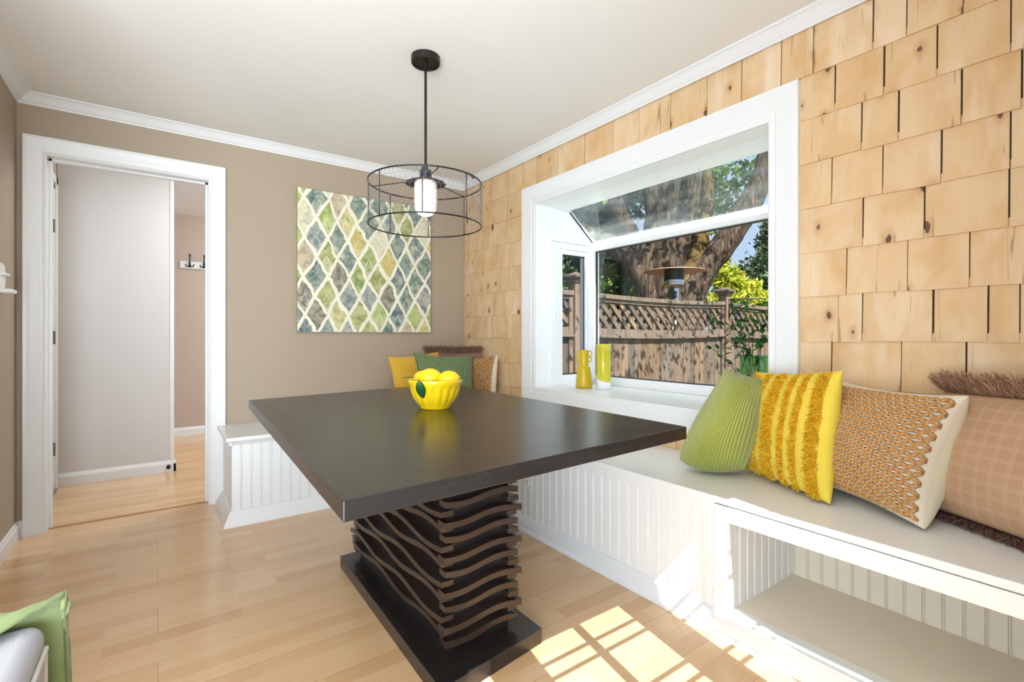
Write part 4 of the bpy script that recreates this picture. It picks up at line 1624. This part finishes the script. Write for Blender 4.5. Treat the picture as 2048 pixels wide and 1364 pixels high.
# right bench, from the window to the right edge
g1 = Cushion((1.795, 1.272, ZS + 0.038), (1.908, 1.050, ZS + 0.028), (1.945, 1.155, 0.930), (1.985, 0.995, 0.890), 0.30, -0.17, seed=3, power=0.5)
t = thing('green_cushion', g1.base(), 'light green corduroy cushion nearest the window on the right bench', 'cushion', 'cushions on the right bench')
g1.body('cover', M['cord_green'], t)
y1 = Cushion((2.025, 1.105, ZS), (1.822, 0.707, ZS), (2.035, 1.060, 0.917), (1.875, 0.690, 0.952), 0.15, 0.05, seed=4)
t = thing('yellow_cushion', y1.base(), 'bright yellow cushion with shaggy tufted stripes on the right bench', 'cushion', 'cushions on the right bench')
y1.body('cover', M['yellow_stripe_cloth'], t, back=M['yellow_cloth'])
rt = random.Random(21)
for (u0, u1, dens) in ((0.02, 0.12, 1900), (0.205, 0.285, 1500), (0.375, 0.50, 2600), (0.585, 0.635, 1100), (0.715, 0.765, 1100), (0.85, 0.945, 2000)):
    its = []
    for i in range(dens):
        u = rt.uniform(u0, u1); v = rt.uniform(0.01, 0.99)
        b0 = Vector(y1.p(u, v, 1))
        nn = Vector(y1.n)
        d = (nn * 0.8 + Vector((rt.uniform(-1, 1), rt.uniform(-1, 1), rt.uniform(-1.4, 0.6))) * 0.75).normalized()
        L = rt.uniform(0.010, 0.019)
        tip = b0 + d * L
        if tip.z < ZB + 0.003:
            tip.z = ZB + 0.003
        its.append((b0, tip, 0.0013, b0 + d * L * 0.55 + Vector((rt.uniform(-1, 1), rt.uniform(-1, 1), rt.uniform(-1, 1))) * 0.002))
    V, F = strand_mesh(its)
    rawmesh('tufted_stripe', V, F, M['tuft'], t)
j1 = Cushion((2.03, 0.835, ZS), (1.808, 0.455, ZS), (2.075, 0.79, 0.905), (1.905, 0.378, 0.895), 0.24, 0.09, back=1.35, seed=5, power=0.42)
t = thing('woven_cushion', j1.base(), 'jute and white rope woven cushion with plain cream back on the right bench', 'cushion', 'cushions on the right bench')
j1.body('cover', M['white_cloth'], t, back=M['cream_cloth'])
rope_face(j1, t, 17, 21, 0.0067)
p1 = Cushion((2.045, 0.52, ZS + 0.01), (1.80, 0.085, ZS + 0.01), (2.075, 0.47, 0.885), (1.90, 0.03, 0.90), 0.24, 0.03, seed=6, power=0.38)
t = thing('plaid_cushion', p1.base(), 'tan grid-stitched cushion with long fringe at the right edge of the bench', 'cushion', 'cushions on the right bench')
p1.body('cover', M['plaid'], t)
fringe_edge(p1, t, 1.0, (-0.15, 0.25, 0.9), 1500, 0.075, M['fringe'], 0.0016, 31, 1.0)
fringe_edge(p1, t, 0.0, (-0.75, -0.30, -0.35), 1500, 0.055, M['fringe_dark'], 0.0017, 32, 0.5)

# back corner group
y2 = Cushion((1.435, 3.46, ZS), (1.86, 3.48, ZS), (1.386, 3.50, 0.912), (1.835, 3.53, 0.945), 0.12, 0.09, seed=8)
t = thing('mustard_cushion', y2.base(), 'mustard velvet cushion leaning on the tan wall at the left of the corner group', 'cushion', 'cushions in the far corner')
y2.body('cover', M['yellow_velvet'], t)
g2 = Cushion((1.515, 3.20, ZS), (1.945, 3.17, ZS), (1.503, 3.31, 0.947), (1.985, 3.27, 0.912), 0.14, 0.10, seed=9)
t = thing('corduroy_cushion', g2.base(), 'sage green corduroy cushion in front of the corner group behind the bowl', 'cushion', 'cushions in the far corner')
g2.body('cover', M['cord_green_back'], t)
b2 = Cushion((1.74, 3.57, ZS), (2.055, 3.30, ZS), (1.735, 3.60, 0.935), (2.075, 3.28, 0.935), 0.08, 0.04, seed=10)
t = thing('brown_cushion', b2.base(), 'brown cushion with shaggy fringe topmost at the back of the far corner', 'cushion', 'cushions in the far corner')
b2.body('cover', M['brown_cloth'], t)
fringe_edge(b2, t, 1.0, (0, 0, 1), 1300, 0.055, M['fringe_dark'], 0.0024, 41, 0.8)
j2 = Cushion((1.985, 3.44, ZS), (2.035, 3.03, ZS), (2.055, 3.44, 0.88), (2.068, 3.045, 0.925), 0.09, 0.08, seed=11)
t = thing('woven_cushion', j2.base(), 'brown and white woven cushion against the shingles in the far corner', 'cushion', 'cushions in the far corner')
j2.body('cover', M['white_cloth'], t, back=M['cream_cloth'])
rope_face(j2, t, 13, 11, 0.0095, True)

# ------------------------------------------------------------------ things on the window sill
SZ = WZ0 + 0.0005
vc = (2.37, 2.440, SZ)
v1 = thing('handled_vase', vc, 'yellow vase with small looped handles on the white sill', 'vase')
m = MB(); m.lathe([(0.0, 0.003), (0.048, 0.003), (0.051, 0.0), (0.056, 0.003), (0.0575, 0.012), (0.0535, 0.06), (0.046, 0.118), (0.043, 0.136), (0.037, 0.146), (0.032, 0.152), (0.031, 0.165), (0.033, 0.215), (0.033, 0.258), (0.030, 0.260), (0.029, 0.255), (0.028, 0.17), (0.0, 0.16)], 44, vc)
m.build('vase_body', M['vase'], v1, smooth=True)
for s in (-1, 1):
    for zc in (0.197, 0.235):
        cc = Vector(vc) + RV * s * 0.039 + Vector((0, 0, zc))
        pts = [cc + RV * (0.0135 * math.cos(a)) + Vector((0, 0, 0.0175 * math.sin(a))) for a in [2 * math.pi * i / 20 for i in range(21)]]
        mm = MB(); mm.tube(pts, 0.0042, 8, False)
        mm.build('handle', M['vase'], v1, smooth=True)
oc = (2.42, 2.305, SZ)
m = MB(); m.lathe([(0.0, 0.003), (0.041, 0.003), (0.046, 0.0), (0.0485, 0.004), (0.0485, 0.300), (0.0470, 0.302), (0.0455, 0.300), (0.0455, 0.02), (0.0, 0.015)], 44, oc)
o = m.build('cylinder_vase', M['ombre'], None, smooth=True, loc=oc)
tag(o, 'tall cylinder vase dipped yellow over a white foot on the sill', 'vase')

pc = (2.40, 1.272, SZ)
gv = thing('glass_vase', pc, 'green glass vase standing on the sill behind the corduroy cushion', 'vase')
m = MB(); m.lathe([(0.0, 0.004), (0.040, 0.004), (0.052, 0.012), (0.060, 0.03), (0.062, 0.12), (0.062, 0.262), (0.0595, 0.262), (0.0595, 0.12), (0.057, 0.03), (0.045, 0.016), (0.0, 0.012)], 40, pc)
m.build('vase_body', M['green_glass'], gv, smooth=True)
pl_ = thing('leafy_branches', (pc[0], pc[1], SZ + 0.02), 'leafy green branches standing in the green glass vase by the window', 'plant')
rl = random.Random(77)
tips = [(-0.055, 0.17, 0.44), (-0.025, 0.10, 0.52), (0.0, 0.045, 0.545), (-0.06, -0.03, 0.48), (-0.03, -0.09, 0.52), (0.02, 0.13, 0.40), (-0.09, 0.03, 0.38), (-0.07, 0.20, 0.30), (-0.05, -0.075, 0.36)]
LV, LF = [], []
for ti, (dx, dy, dz) in enumerate(tips):
    base = Vector((pc[0] + rl.uniform(-.02, .02), pc[1] + rl.uniform(-.02, .02), SZ + 0.02))
    tip = Vector((pc[0] + dx, pc[1] + dy, SZ + dz))
    pts = []
    for i in range(9):
        t_ = i / 8
        q_ = base.lerp(tip, t_)
        lat = Vector((dx, dy, 0)) * (t_ * t_ - t_) * 0.5
        pts.append(q_ + lat + Vector((0, 0, 0.02 * math.sin(t_ * math.pi))))
    mm = MB(); mm.tube(pts, [0.0028 - 0.0002 * i for i in range(9)], 6)
    mm.build('stem', M['stem'], pl_, smooth=True)
    for i in range(4, 9):
        for k_ in range(4 if i < 8 else 5):
            d = Vector((rl.uniform(-1, 1), rl.uniform(-1, 1), rl.uniform(-0.5, 0.9))).normalized()
            b0 = pts[i] + Vector((rl.uniform(-.01, .01), rl.uniform(-.01, .01), rl.uniform(-.02, .02)))
            v_, f_ = leaf_mesh(b0, d, (rl.uniform(-.4, .4), rl.uniform(-.4, .4), 1), rl.uniform(0.030, 0.046), rl.uniform(0.018, 0.026), 0.15)
            o_ = len(LV); LV += v_; LF += [tuple(a + o_ for a in q2) for q2 in f_]
lo2 = rawmesh('foliage', LV, LF, M['leaf_plant'], pl_, True)

# ------------------------------------------------------------------ chair arm with throw at the lower left
ac = thing('armchair', (-0.52, 1.12, 0), 'light grey upholstered armchair corner at the lower left under a green throw', 'armchair')
m = MB(); m.box(-0.95, -0.215, 0.62, 1.30, 0.16, 0.415)
m.build('seat', M['sofa_cloth'], ac, bevel=0.05, seg=5)
m = MB()
m.hexa([(-0.42, 0.64), (-0.185, 0.64), (-0.185, 1.375), (-0.42, 1.375)], 0.14, [0.51, 0.51, 0.490, 0.490])
arm_ = m.build('arm', M['sofa_cloth'], ac, smooth=True, bevel=0.03, seg=5)
arm_.modifiers.new('wn', 'WEIGHTED_NORMAL').keep_sharp = False
m = MB(); m.tube([(-0.183, 0.70, 0.465), (-0.180, 1.335, 0.448), (-0.184, 1.350, 0.43), (-0.184, 1.352, 0.20)], 0.004, 8)
m.build('piping', M['piping'], ac, smooth=True)
for (lx, ly) in ((-0.25, 0.70), (-0.25, 1.26), (-0.88, 0.70), (-0.88, 1.26)):
    m = MB(); m.tube([(lx, ly, 0.0), (lx, ly, 0.15)], [0.014, 0.022], 12)
    m.build('leg', M['bronze'], ac, smooth=True)
th = MB()
NU, NV = 30, 40
vv_, ff_ = [], []
for i in range(NU + 1):
    for j_ in range(NV + 1):
        u, v = i / NU, j_ / NV
        # lies over the arm's top, turns a little over its side and hangs down behind its far end
        x = -0.50 + 0.345 * min(u / 0.86, 1.0)
        zd = max(0.0, (u - 0.86) / 0.14) * 0.035
        s_ = v * 0.80
        y0 = 1.372 + (x + 0.17) * 0.95          # its near edge lies aslant across the arm
        y = y0 + (1.40 - y0) * min(s_ / 0.50, 1.0)
        hang = max(0.0, s_ - 0.50)
        z = 0.522 - 0.014 * v
        if s_ > 0.46:
            z -= 0.018 * ((min(s_, 0.50) - 0.46) / 0.04) ** 2
        z -= zd * (1.0 - min(hang / 0.06, 1.0)) + hang
        y += 0.012 * math.sin(hang * 9) + 0.005 * math.sin(u * 17 + hang * 11)
        z += (0.008 * math.sin(9 * u + 7 * v) + 0.004 * math.sin(23 * v - 6 * u)) if hang == 0 else 0
        x -= zd * 0.10
        vv_.append((x, y, z))
for i in range(NU):
    for j_ in range(NV):
        a = i * (NV + 1) + j_
        ff_.append((a, a + 1, a + NV + 2, a + NV + 1))
th.add(vv_, ff_)
tho = th.build('throw_blanket', M['throw'], None, smooth=True)
sm = tho.modifiers.new('thick', 'SOLIDIFY'); sm.thickness = 0.008
tag(tho, 'green velvet throw draped over the armchair arm at lower left', 'blanket')

# ------------------------------------------------------------------ outside
m = MB(); m.box(XO + 0.03, 30, -14, 30, -0.5, -0.37)
m.box(-8, XO + 0.03, -14, -3.6, -0.5, -0.37)
tag(struct(m.build('ground', M['ground'])), 'garden ground outside the window', 'ground')

FY = 3.39
def fence_panel(x0, x1, label, dz=0.0, sag=0.023):
    t = thing('garden_fence', ((x0 + x1) / 2, FY, -0.37), label, 'fence', 'fence panels outside the window')
    L = x1 - x0

    def sg(x):
        return -4 * sag * (x - x0) * (x1 - x) / L / L
    def curved(za, zb_, y0, y1, name):
        mb = MB()
        n_ = 14
        vs_, fs = [], []
        for i in range(n_ + 1):
            x = x0 + L * i / n_
            for (y, z) in ((y0, za), (y1, za), (y1, zb_), (y0, zb_)):
                vs_.append((x, y, z + dz + sg(x)))
        for i in range(n_):
            for j_ in range(4):
                p, q_ = i * 4 + j_, i * 4 + (j_ + 1) % 4
                fs.append((p, q_, q_ + 4, p + 4))
        fs += [(0, 1, 2, 3), (4 * n_ + 3, 4 * n_ + 2, 4 * n_ + 1, 4 * n_)]
        mb.add(vs_, fs)
        return mb.build(name, M['fence'], t)
    curved(1.444, 1.486, FY - 0.045, FY + 0.045, 'top_rail')
    curved(1.409, 1.444, FY - 0.025, FY + 0.025, 'lattice_rail')
    curved(1.079, 1.148, FY - 0.035, FY + 0.035, 'middle_rail')
    curved(1.058, 1.079, FY - 0.055, FY + 0.045, 'ledge')
    for xx in (x0 + 0.0, x1 - 0.045):
        MB().box(xx, xx + 0.045, FY - 0.03, FY + 0.03, -0.3, 1.45 + dz).build('stile', M['fence'], t)
    # boards
    mb = MB()
    x = x0 + 0.045
    rr = random.Random(int(x0 * 100))
    while x < x1 - 0.05:
        wd = rr.uniform(0.095, 0.112)
        e = min(x + wd, x1 - 0.045)
        yo = rr.uniform(-0.004, 0.004)
        mb.box(x + 0.0015, e - 0.0015, FY - 0.01 + yo, FY + 0.010 + yo, -0.32, 1.076 + dz + sg(x))
        x = e
    rawmesh('boards', mb.v, mb.f, M['fence'], t)
    # lattice: slats one way in front, the other way behind
    mb = MB()
    za, zb_ = 1.133 + dz - sag * 0.6, 1.434 + dz
    H = zb_ - za
    for s, yy in ((-1, FY - 0.012), (1, FY + 0.003)):
        x = x0 - H
        while x < x1 + H:
            a, b_ = (x, x + H) if s > 0 else (x + H, x)
            # clip to the panel
            pa, pb = [a, za], [b_, zb_]
            def clip(p, q_):
                for lim, cmp in ((x0 + 0.04, 1), (x1 - 0.04, -1)):
                    if (p[0] - lim) * cmp < 0 and (q_[0] - lim) * cmp > 0:
                        f_ = (lim - p[0]) / (q_[0] - p[0])
                        return [lim, p[1] + (q_[1] - p[1]) * f_]
                return p
            if max(a, b_) > x0 + 0.05 and min(a, b_) < x1 - 0.05:
                pa, pb = clip(pa, pb), clip(pb, pa)
                hw = 0.022 * 1.414
                mb.add([(pa[0] - hw, yy, pa[1]), (pa[0] + hw, yy, pa[1]), (pb[0] + hw, yy, pb[1]), (pb[0] - hw, yy, pb[1]),
                        (pa[0] - hw, yy + 0.010, pa[1]), (pa[0] + hw, yy + 0.010, pa[1]), (pb[0] + hw, yy + 0.010, pb[1]), (pb[0] - hw, yy + 0.010, pb[1])],
                       [(3, 2, 1, 0), (4, 5, 6, 7), (0, 1, 5, 4), (1, 2, 6, 5), (2, 3, 7, 6), (3, 0, 4, 7)])
            x += 0.136
    rawmesh('lattice', mb.v, mb.f, M['fence'], t)
    return t


def fence_post(x, label):
    t = thing('fence_post', (x, FY, -0.37), label, 'post', 'fence posts outside the window')
    MB().box(x - 0.054, x + 0.054, FY - 0.054, FY + 0.054, -0.37, 1.565).build('shaft', M['fence'], t, bevel=0.004)
    mb = MB()
    def cap(h, z0, z1):
        mb.box(x - h, x + h, FY - h, FY + h, z0, z1)
    cap(0.067, 1.565, 1.59); cap(0.080, 1.59, 1.608); cap(0.096, 1.608, 1.629)
    mb.add([(x - .096, FY - .096, 1.629), (x + .096, FY - .096, 1.629), (x + .096, FY + .096, 1.629), (x - .096, FY + .096, 1.629), (x, FY, 1.666)], [(0, 1, 4), (1, 2, 4), (2, 3, 4), (3, 0, 4)])
    mb.build('post_cap', M['fence'], t)
    return t


fence_panel(3.245, 5.64, 'lattice topped weathered wood fence panel in the middle of the window')
fence_panel(5.76, 8.3, 'lattice topped wood fence panel beyond the hanger post at the right', -0.01)
fence_panel(2.32, 3.125, 'narrow wood fence panel seen through the side casement', 0.0, 0.0)
fence_post(3.185, 'capped wooden fence post seen through the side casement pane')
fence_post(5.70, 'capped wooden fence post carrying the black plant hanger')
hg = MB()
hp = (5.70, FY - 0.058)
hg.tube([(hp[0], hp[1], 1.277), (hp[0], hp[1], 1.513)], 0.009, 8)
hg.tube([(hp[0], hp[1] - 0.000, 1.507), (hp[0] + 0.046, hp[1] - 0.069, 1.521), (hp[0] + 0.138, hp[1] - 0.184, 1.513), (hp[0] + 0.230, hp[1] - 0.276, 1.521), (hp[0] + 0.270, hp[1] - 0.310, 1.501), (hp[0] + 0.259, hp[1] - 0.305, 1.472), (hp[0] + 0.236, hp[1] - 0.287, 1.478)], 0.008, 8)
hg.tube([(hp[0], hp[1], 1.312), (hp[0] + 0.040, hp[1] - 0.052, 1.381), (hp[0] + 0.103, hp[1] - 0.132, 1.461), (hp[0] + 0.172, hp[1] - 0.218, 1.513)], 0.008, 8)
hg.tube([(hp[0] + 0.011, hp[1] - 0.011, 1.495), (hp[0] + 0.057, hp[1] - 0.069, 1.478), (hp[0] + 0.069, hp[1] - 0.086, 1.444), (hp[0] + 0.046, hp[1] - 0.057, 1.432), (hp[0] + 0.034, hp[1] - 0.040, 1.455)], 0.006, 8)
tag(hg.build('plant_hanger', M['black_metal'], smooth=True), 'black scrolled iron plant hanger on the fence post', 'plant hanger')

# patio heater behind the fence
HX, HYY = 5.716, 4.137
ph_ = thing('patio_heater', (HX, HYY, -0.37), 'steel patio heater with copper coloured round reflector behind the fence', 'patio heater')
m = MB(); m.lathe([(0.0, 0.030), (0.10, 0.029), (0.25, 0.022), (0.36, 0.012), (0.405, 0.002), (0.409, -0.006), (0.403, -0.006), (0.36, 0.006), (0.25, 0.016), (0.10, 0.023), (0.0, 0.024)], 56, (HX, HYY, 1.945))
m.build('reflector', M['copper'], ph_, smooth=True)
m = MB(); m.lathe([(0.0, 2.0), (0.13, 2.0), (0.132, 1.84), (0.125, 1.82), (0.0, 1.82)], 40, (HX, HYY, 0))
m.build('burner_screen', M['mesh_black'], ph_, auto=40)
m = MB(); m.lathe([(0.0, 1.82), (0.135, 1.82), (0.137, 1.79), (0.133, 1.786), (0.133, 1.755), (0.115, 1.735), (0.095, 1.725), (0.0, 1.72)], 40, (HX, HYY, 0))
m.build('burner_housing', M['chrome'], ph_, auto=30)
m = MB()
m.lathe([(0.134, 1.758), (0.128, 1.745), (0.104, 1.722), (0.098, 1.722)], 96, (HX, HYY, 0), lambda i, a: 0.05 * math.cos(24 * a) if i in (1, 2) else 0)
m.build('vent_ring', M['copper'], ph_)
m = MB(); m.box(HX - 0.05, HX + 0.05, HYY - 0.05, HYY + 0.05, 1.38, 1.725)
m.build('control_box', M['chrome'], ph_, bevel=0.012)
for zc in (1.645, 1.595):
    m = MB()
    m.tube([(HX - 0.045, HYY - 0.045, zc), (HX - 0.068, HYY - 0.068, zc)], 0.024, 12)
    m.build('knob', M['black_metal'], ph_)
m = MB(); m.tube([(HX, HYY, 0.35), (HX, HYY, 1.40)], 0.038, 16)
m.build('pole', M['chrome'], ph_, smooth=True)
m = MB(); m.lathe([(0.0, -0.37), (0.23, -0.37), (0.23, 0.33), (0.20, 0.37), (0.0, 0.38)], 32, (HX, HYY, 0))
m.build('tank_housing', M['chrome'], ph_, auto=40)

# big multi-trunk tree
def limb(mb, pts, radii, wob=0.06, seg=14, sub=5, seed=0):
    rr = random.Random(seed)
    P, Q = [], []
    n_ = len(pts)
    for i in range(n_ - 1):
        p0, p1, p2, p3 = (Vector(pts[max(i - 1, 0)]), Vector(pts[i]), Vector(pts[i + 1]), Vector(pts[min(i + 2, n_ - 1)]))
        for s in range(sub):
            t_ = s / sub
            q_ = 0.5 * ((2 * p1) + (-p0 + p2) * t_ + (2 * p0 - 5 * p1 + 4 * p2 - p3) * t_ ** 2 + (-p0 + 3 * p1 - 3 * p2 + p3) * t_ ** 3)
            P.append(q_ + Vector((rr.uniform(-1, 1), rr.uniform(-1, 1), 0)) * wob * 0.3)
            Q.append((radii[i] * (1 - t_) + radii[i + 1] * t_) * (1 + rr.uniform(-1, 1) * wob))
    P.append(Vector(pts[-1])); Q.append(radii[-1])
    mb.tube(P, Q, seg)


tr = thing('large_tree', (7.6, 5.6, -0.37), 'big multi-trunk tree with furrowed bark behind the fence', 'tree')
mb = MB()
limb(mb, [(7.62, 5.62, -0.37), (7.60, 5.62, 0.6), (7.60, 5.62, 1.2), (7.58, 5.64, 1.55)], [0.85, 0.58, 0.44, 0.28], 0.03, 20, 6, 1)
limb(mb, [(7.42, 5.78, 1.0), (7.36, 5.80, 1.7), (7.10, 5.98, 2.30), (6.80, 6.20, 2.68), (6.35, 6.5, 2.95), (5.6, 7.0, 3.2)], [0.27, 0.23, 0.19, 0.17, 0.15, 0.13], 0.05, 14, 6, 2)
limb(mb, [(7.40, 5.76, 1.1), (7.27, 5.87, 2.30), (7.10, 5.99, 2.80), (6.84, 6.18, 3.35), (6.74, 6.25, 3.9), (6.6, 6.3, 5.2), (6.5, 6.4, 7)], [0.28, 0.19, 0.175, 0.165, 0.16, 0.15, 0.12], 0.05, 14, 6, 3)
limb(mb, [(7.60, 5.60, 1.2), (7.52, 5.66, 2.2), (7.50, 5.68, 2.75), (7.55, 5.64, 3.4), (7.66, 5.56, 4.6), (7.8, 5.5, 7)], [0.36, 0.26, 0.235, 0.225, 0.21, 0.17], 0.05, 16, 6, 4)
limb(mb, [(7.36, 5.85, 2.2), (7.40, 5.80, 3.0), (7.36, 5.82, 3.8), (7.2, 5.9, 5.2)], [0.20, 0.17, 0.15, 0.12], 0.05, 12, 6, 5)
limb(mb, [(7.80, 5.46, 1.0), (7.92, 5.38, 1.75), (8.12, 5.24, 2.25), (8.42, 5.02, 2.75), (8.70, 4.82, 3.28), (8.98, 4.62, 3.95), (9.2, 4.4, 5.0), (9.5, 4.1, 6.6)], [0.34, 0.25, 0.235, 0.225, 0.215, 0.205, 0.20, 0.16], 0.04, 16, 6, 6)
limb(mb, [(8.05, 5.3, 2.45), (7.85, 5.42, 2.62), (7.68, 5.52, 2.55)], [0.035, 0.03, 0.02], 0.1, 8, 4, 8)
limb(mb, [(7.62, 5.58, 1.9), (7.74, 5.50, 2.6), (7.90, 5.42, 3.3), (8.02, 5.36, 4.2), (8.1, 5.3, 6.0)], [0.15, 0.16, 0.155, 0.15, 0.12], 0.05, 12, 6, 9)
trunk = mb.build('trunk', M['bark'], tr, smooth=True)
mb = MB()
limb(mb, [(7.80, 5.50, 1.4), (7.93, 5.44, 2.10), (8.06, 5.36, 2.62), (8.16, 5.30, 2.95), (8.26, 5.26, 3.6), (8.2, 5.3, 5.0)], [0.20, 0.165, 0.155, 0.14, 0.12, 0.10], 0.10, 12, 6, 7)
mb.build('mossy_limb', M['moss'], tr, smooth=True)


def leaves(name, blobs, size, mat, parent, seed, stuff=True, aspect=0.5):
    """loose leaves in ellipsoid clumps: every leaf its own small bent blade"""
    r_ = np.random.RandomState(seed)
    Vs, Fs = [], []
    off = 0
    for (c0, rad, n_) in blobs:
        # sub-clumps, so the crown has lumps and gaps
        k_ = max(3, int(n_ / 55))
        cc = r_.normal(size=(k_, 3)); cc /= np.linalg.norm(cc, axis=1)[:, None]
        cc = np.array(c0) + cc * np.array(rad) * (r_.rand(k_, 1) ** 0.4)
        idx = r_.randint(0, k_, n_)
        P = cc[idx] + r_.normal(size=(n_, 3)) * np.array(rad) * 0.17
        d = r_.normal(size=(n_, 3)); d /= np.linalg.norm(d, axis=1)[:, None]
        e = np.cross(d, r_.normal(size=(n_, 3))); e /= np.linalg.norm(e, axis=1)[:, None]
        s = size * r_.uniform(0.6, 1.3, (n_, 1))
        nn = np.cross(d, e)
        v0 = P - d * s * 0.5; v2 = P + d * s * 0.5
        v1_ = P + e * s * aspect * 0.5 + nn * s * 0.08; v3 = P - e * s * aspect * 0.5 + nn * s * 0.08
        V = np.stack([v0, v1_, v2, v3], 1).reshape(-1, 3)
        Vs.append(V)
        a = np.arange(n_) * 4 + off
        Fs.append(np.stack([a, a + 1, a + 2, a + 3], 1))
        off += n_ * 4
    o = rawmesh(name, np.concatenate(Vs), np.concatenate(Fs), mat, parent)
    return o


tag(leaves('foliage', [((6.6, 6.8, 4.3), (1.3, 1.0, 1.0), 3200), ((5.4, 7.2, 4.0), (1.3, 1.1, 1.0), 3200), ((8.0, 6.6, 4.6), (1.6, 1.0, 1.1), 3500),
                       ((9.2, 5.9, 4.2), (1.1, 0.9, 0.9), 1500), ((8.6, 6.3, 3.3), (0.7, 0.7, 0.6), 900), ((7.4, 7.6, 6.0), (2.8, 1.2, 1.2), 5000), ((6.8, 2.4, 6.4), (1.6, 1.2, 0.5), 480)],  # last clump is out of view, added to break up sun on the trunks
            0.17, M['leaf_mid'], tr, 5), kind='stuff')


tag(leaves('foliage', [((3.8, 0.3, 5.2), (1.8, 1.0, 0.4), 1000)], 0.075, M['leaf_mid'], tr, 6), kind='stuff')  # unseen clump added in the sun's path to dapple the fence


def bush(name, loc, label, cat, blobs, size, mat, seed, trunk_h=1.0, group=None):
    t = thing(name, loc, label, cat, group)
    tag(leaves('foliage', blobs, size, M[mat], t, seed), kind='stuff')
    mb = MB()
    x, y, z = loc
    for (dx, dy) in ((0, 0), (0.25, 0.1), (-0.2, 0.15)):
        limb(mb, [(x + dx * .2, y + dy * .2, z), (x + dx, y + dy, z + trunk_h * 0.5), (x + dx * 1.8, y + dy * 1.8, z + trunk_h)], [0.09, 0.06, 0.03], 0.1, 8, 3, seed)
    mb.build('trunk', M['bark'], t, smooth=True)
    return t


bush('evergreen_shrub', (5.2, 7.4, -0.37), 'dark evergreen shrub behind the fence at the left of the tree', 'shrub',
     [((7.4, 7.3, 2.4), (0.9, 0.5, 0.9), 5000), ((7.9, 7.6, 3.6), (0.9, 0.5, 0.7), 3000), ((5.0, 7.3, 1.7), (1.5, 0.8, 1.3), 9000), ((6.2, 7.6, 1.6), (1.1, 0.8, 1.2), 6000), ((3.6, 6.6, 2.2), (1.1, 0.9, 1.5), 9000), ((5.6, 8.2, 3.0), (2.0, 0.8, 1.2), 9000), ((4.2, 7.6, 4.0), (1.4, 0.8, 1.2), 7000)], 0.15, 'leaf_dark', 12, 2.2)
bush('evergreen_shrub', (3.5, 5.6, -0.37), 'dark green shrub seen above the post through the side casement', 'shrub',
     [((3.45, 5.4, 1.6), (0.7, 0.6, 1.2), 5000)], 0.10, 'leaf_dark', 13, 1.6)
bush('leafy_shrub', (6.75, 6.7, -0.37), 'sunlit leafy shrub before the dark evergreens left of the big trunk', 'shrub',
     [((6.7, 6.65, 1.95), (0.55, 0.35, 0.40), 900), ((6.1, 6.7, 1.6), (0.6, 0.35, 0.3), 800)], 0.10, 'leaf_mid', 19, 1.6)
bush('yellow_green_tree', (10.4, 5.9, -0.37), 'sunlit yellow-green tree above the fence at the right', 'tree',
     [((10.2, 6.1, 2.25), (0.55, 0.5, 0.35), 1500), ((10.7, 5.9, 2.0), (0.6, 0.5, 0.28), 1500), ((9.95, 5.75, 1.75), (0.6, 0.5, 0.25), 1300), ((10.6, 6.45, 3.0), (0.30, 0.35, 0.4), 700), ((11.2, 5.6, 1.65), (0.7, 0.5, 0.22), 1100)], 0.13, 'leaf_bright', 14, 2.2)
bush('blue_green_conifer', (13.0, 6.7, -0.37), 'shadowy blue-green conifer at the right edge of the window view', 'tree',
     [((12.9, 6.75, 2.4), (1.0, 0.9, 0.8), 5000), ((13.3, 6.4, 3.5), (0.55, 0.6, 0.7), 2300), ((13.5, 6.4, 4.6), (0.35, 0.4, 0.5), 800), ((12.6, 7.1, 1.6), (1.3, 1.0, 0.7), 4500), ((13.4, 5.6, 2.0), (1.0, 1.0, 0.9), 4000)], 0.16, 'leaf_blue', 15, 3.2)
bush('hedge_tree', (9.0, 9.5, -0.37), 'leafy green tree filling the gaps behind the trunks', 'tree',
     [((8.6, 9.2, 2.4), (2.2, 1.0, 1.6), 8000), ((6.8, 9.4, 4.2), (2.2, 1.0, 1.6), 7000), ((10.6, 8.6, 1.9), (1.8, 1.0, 1.2), 5000), ((9.6, 8.6, 5.4), (1.6, 0.9, 0.9), 3500)], 0.20, 'leaf_mid', 16, 3.0)
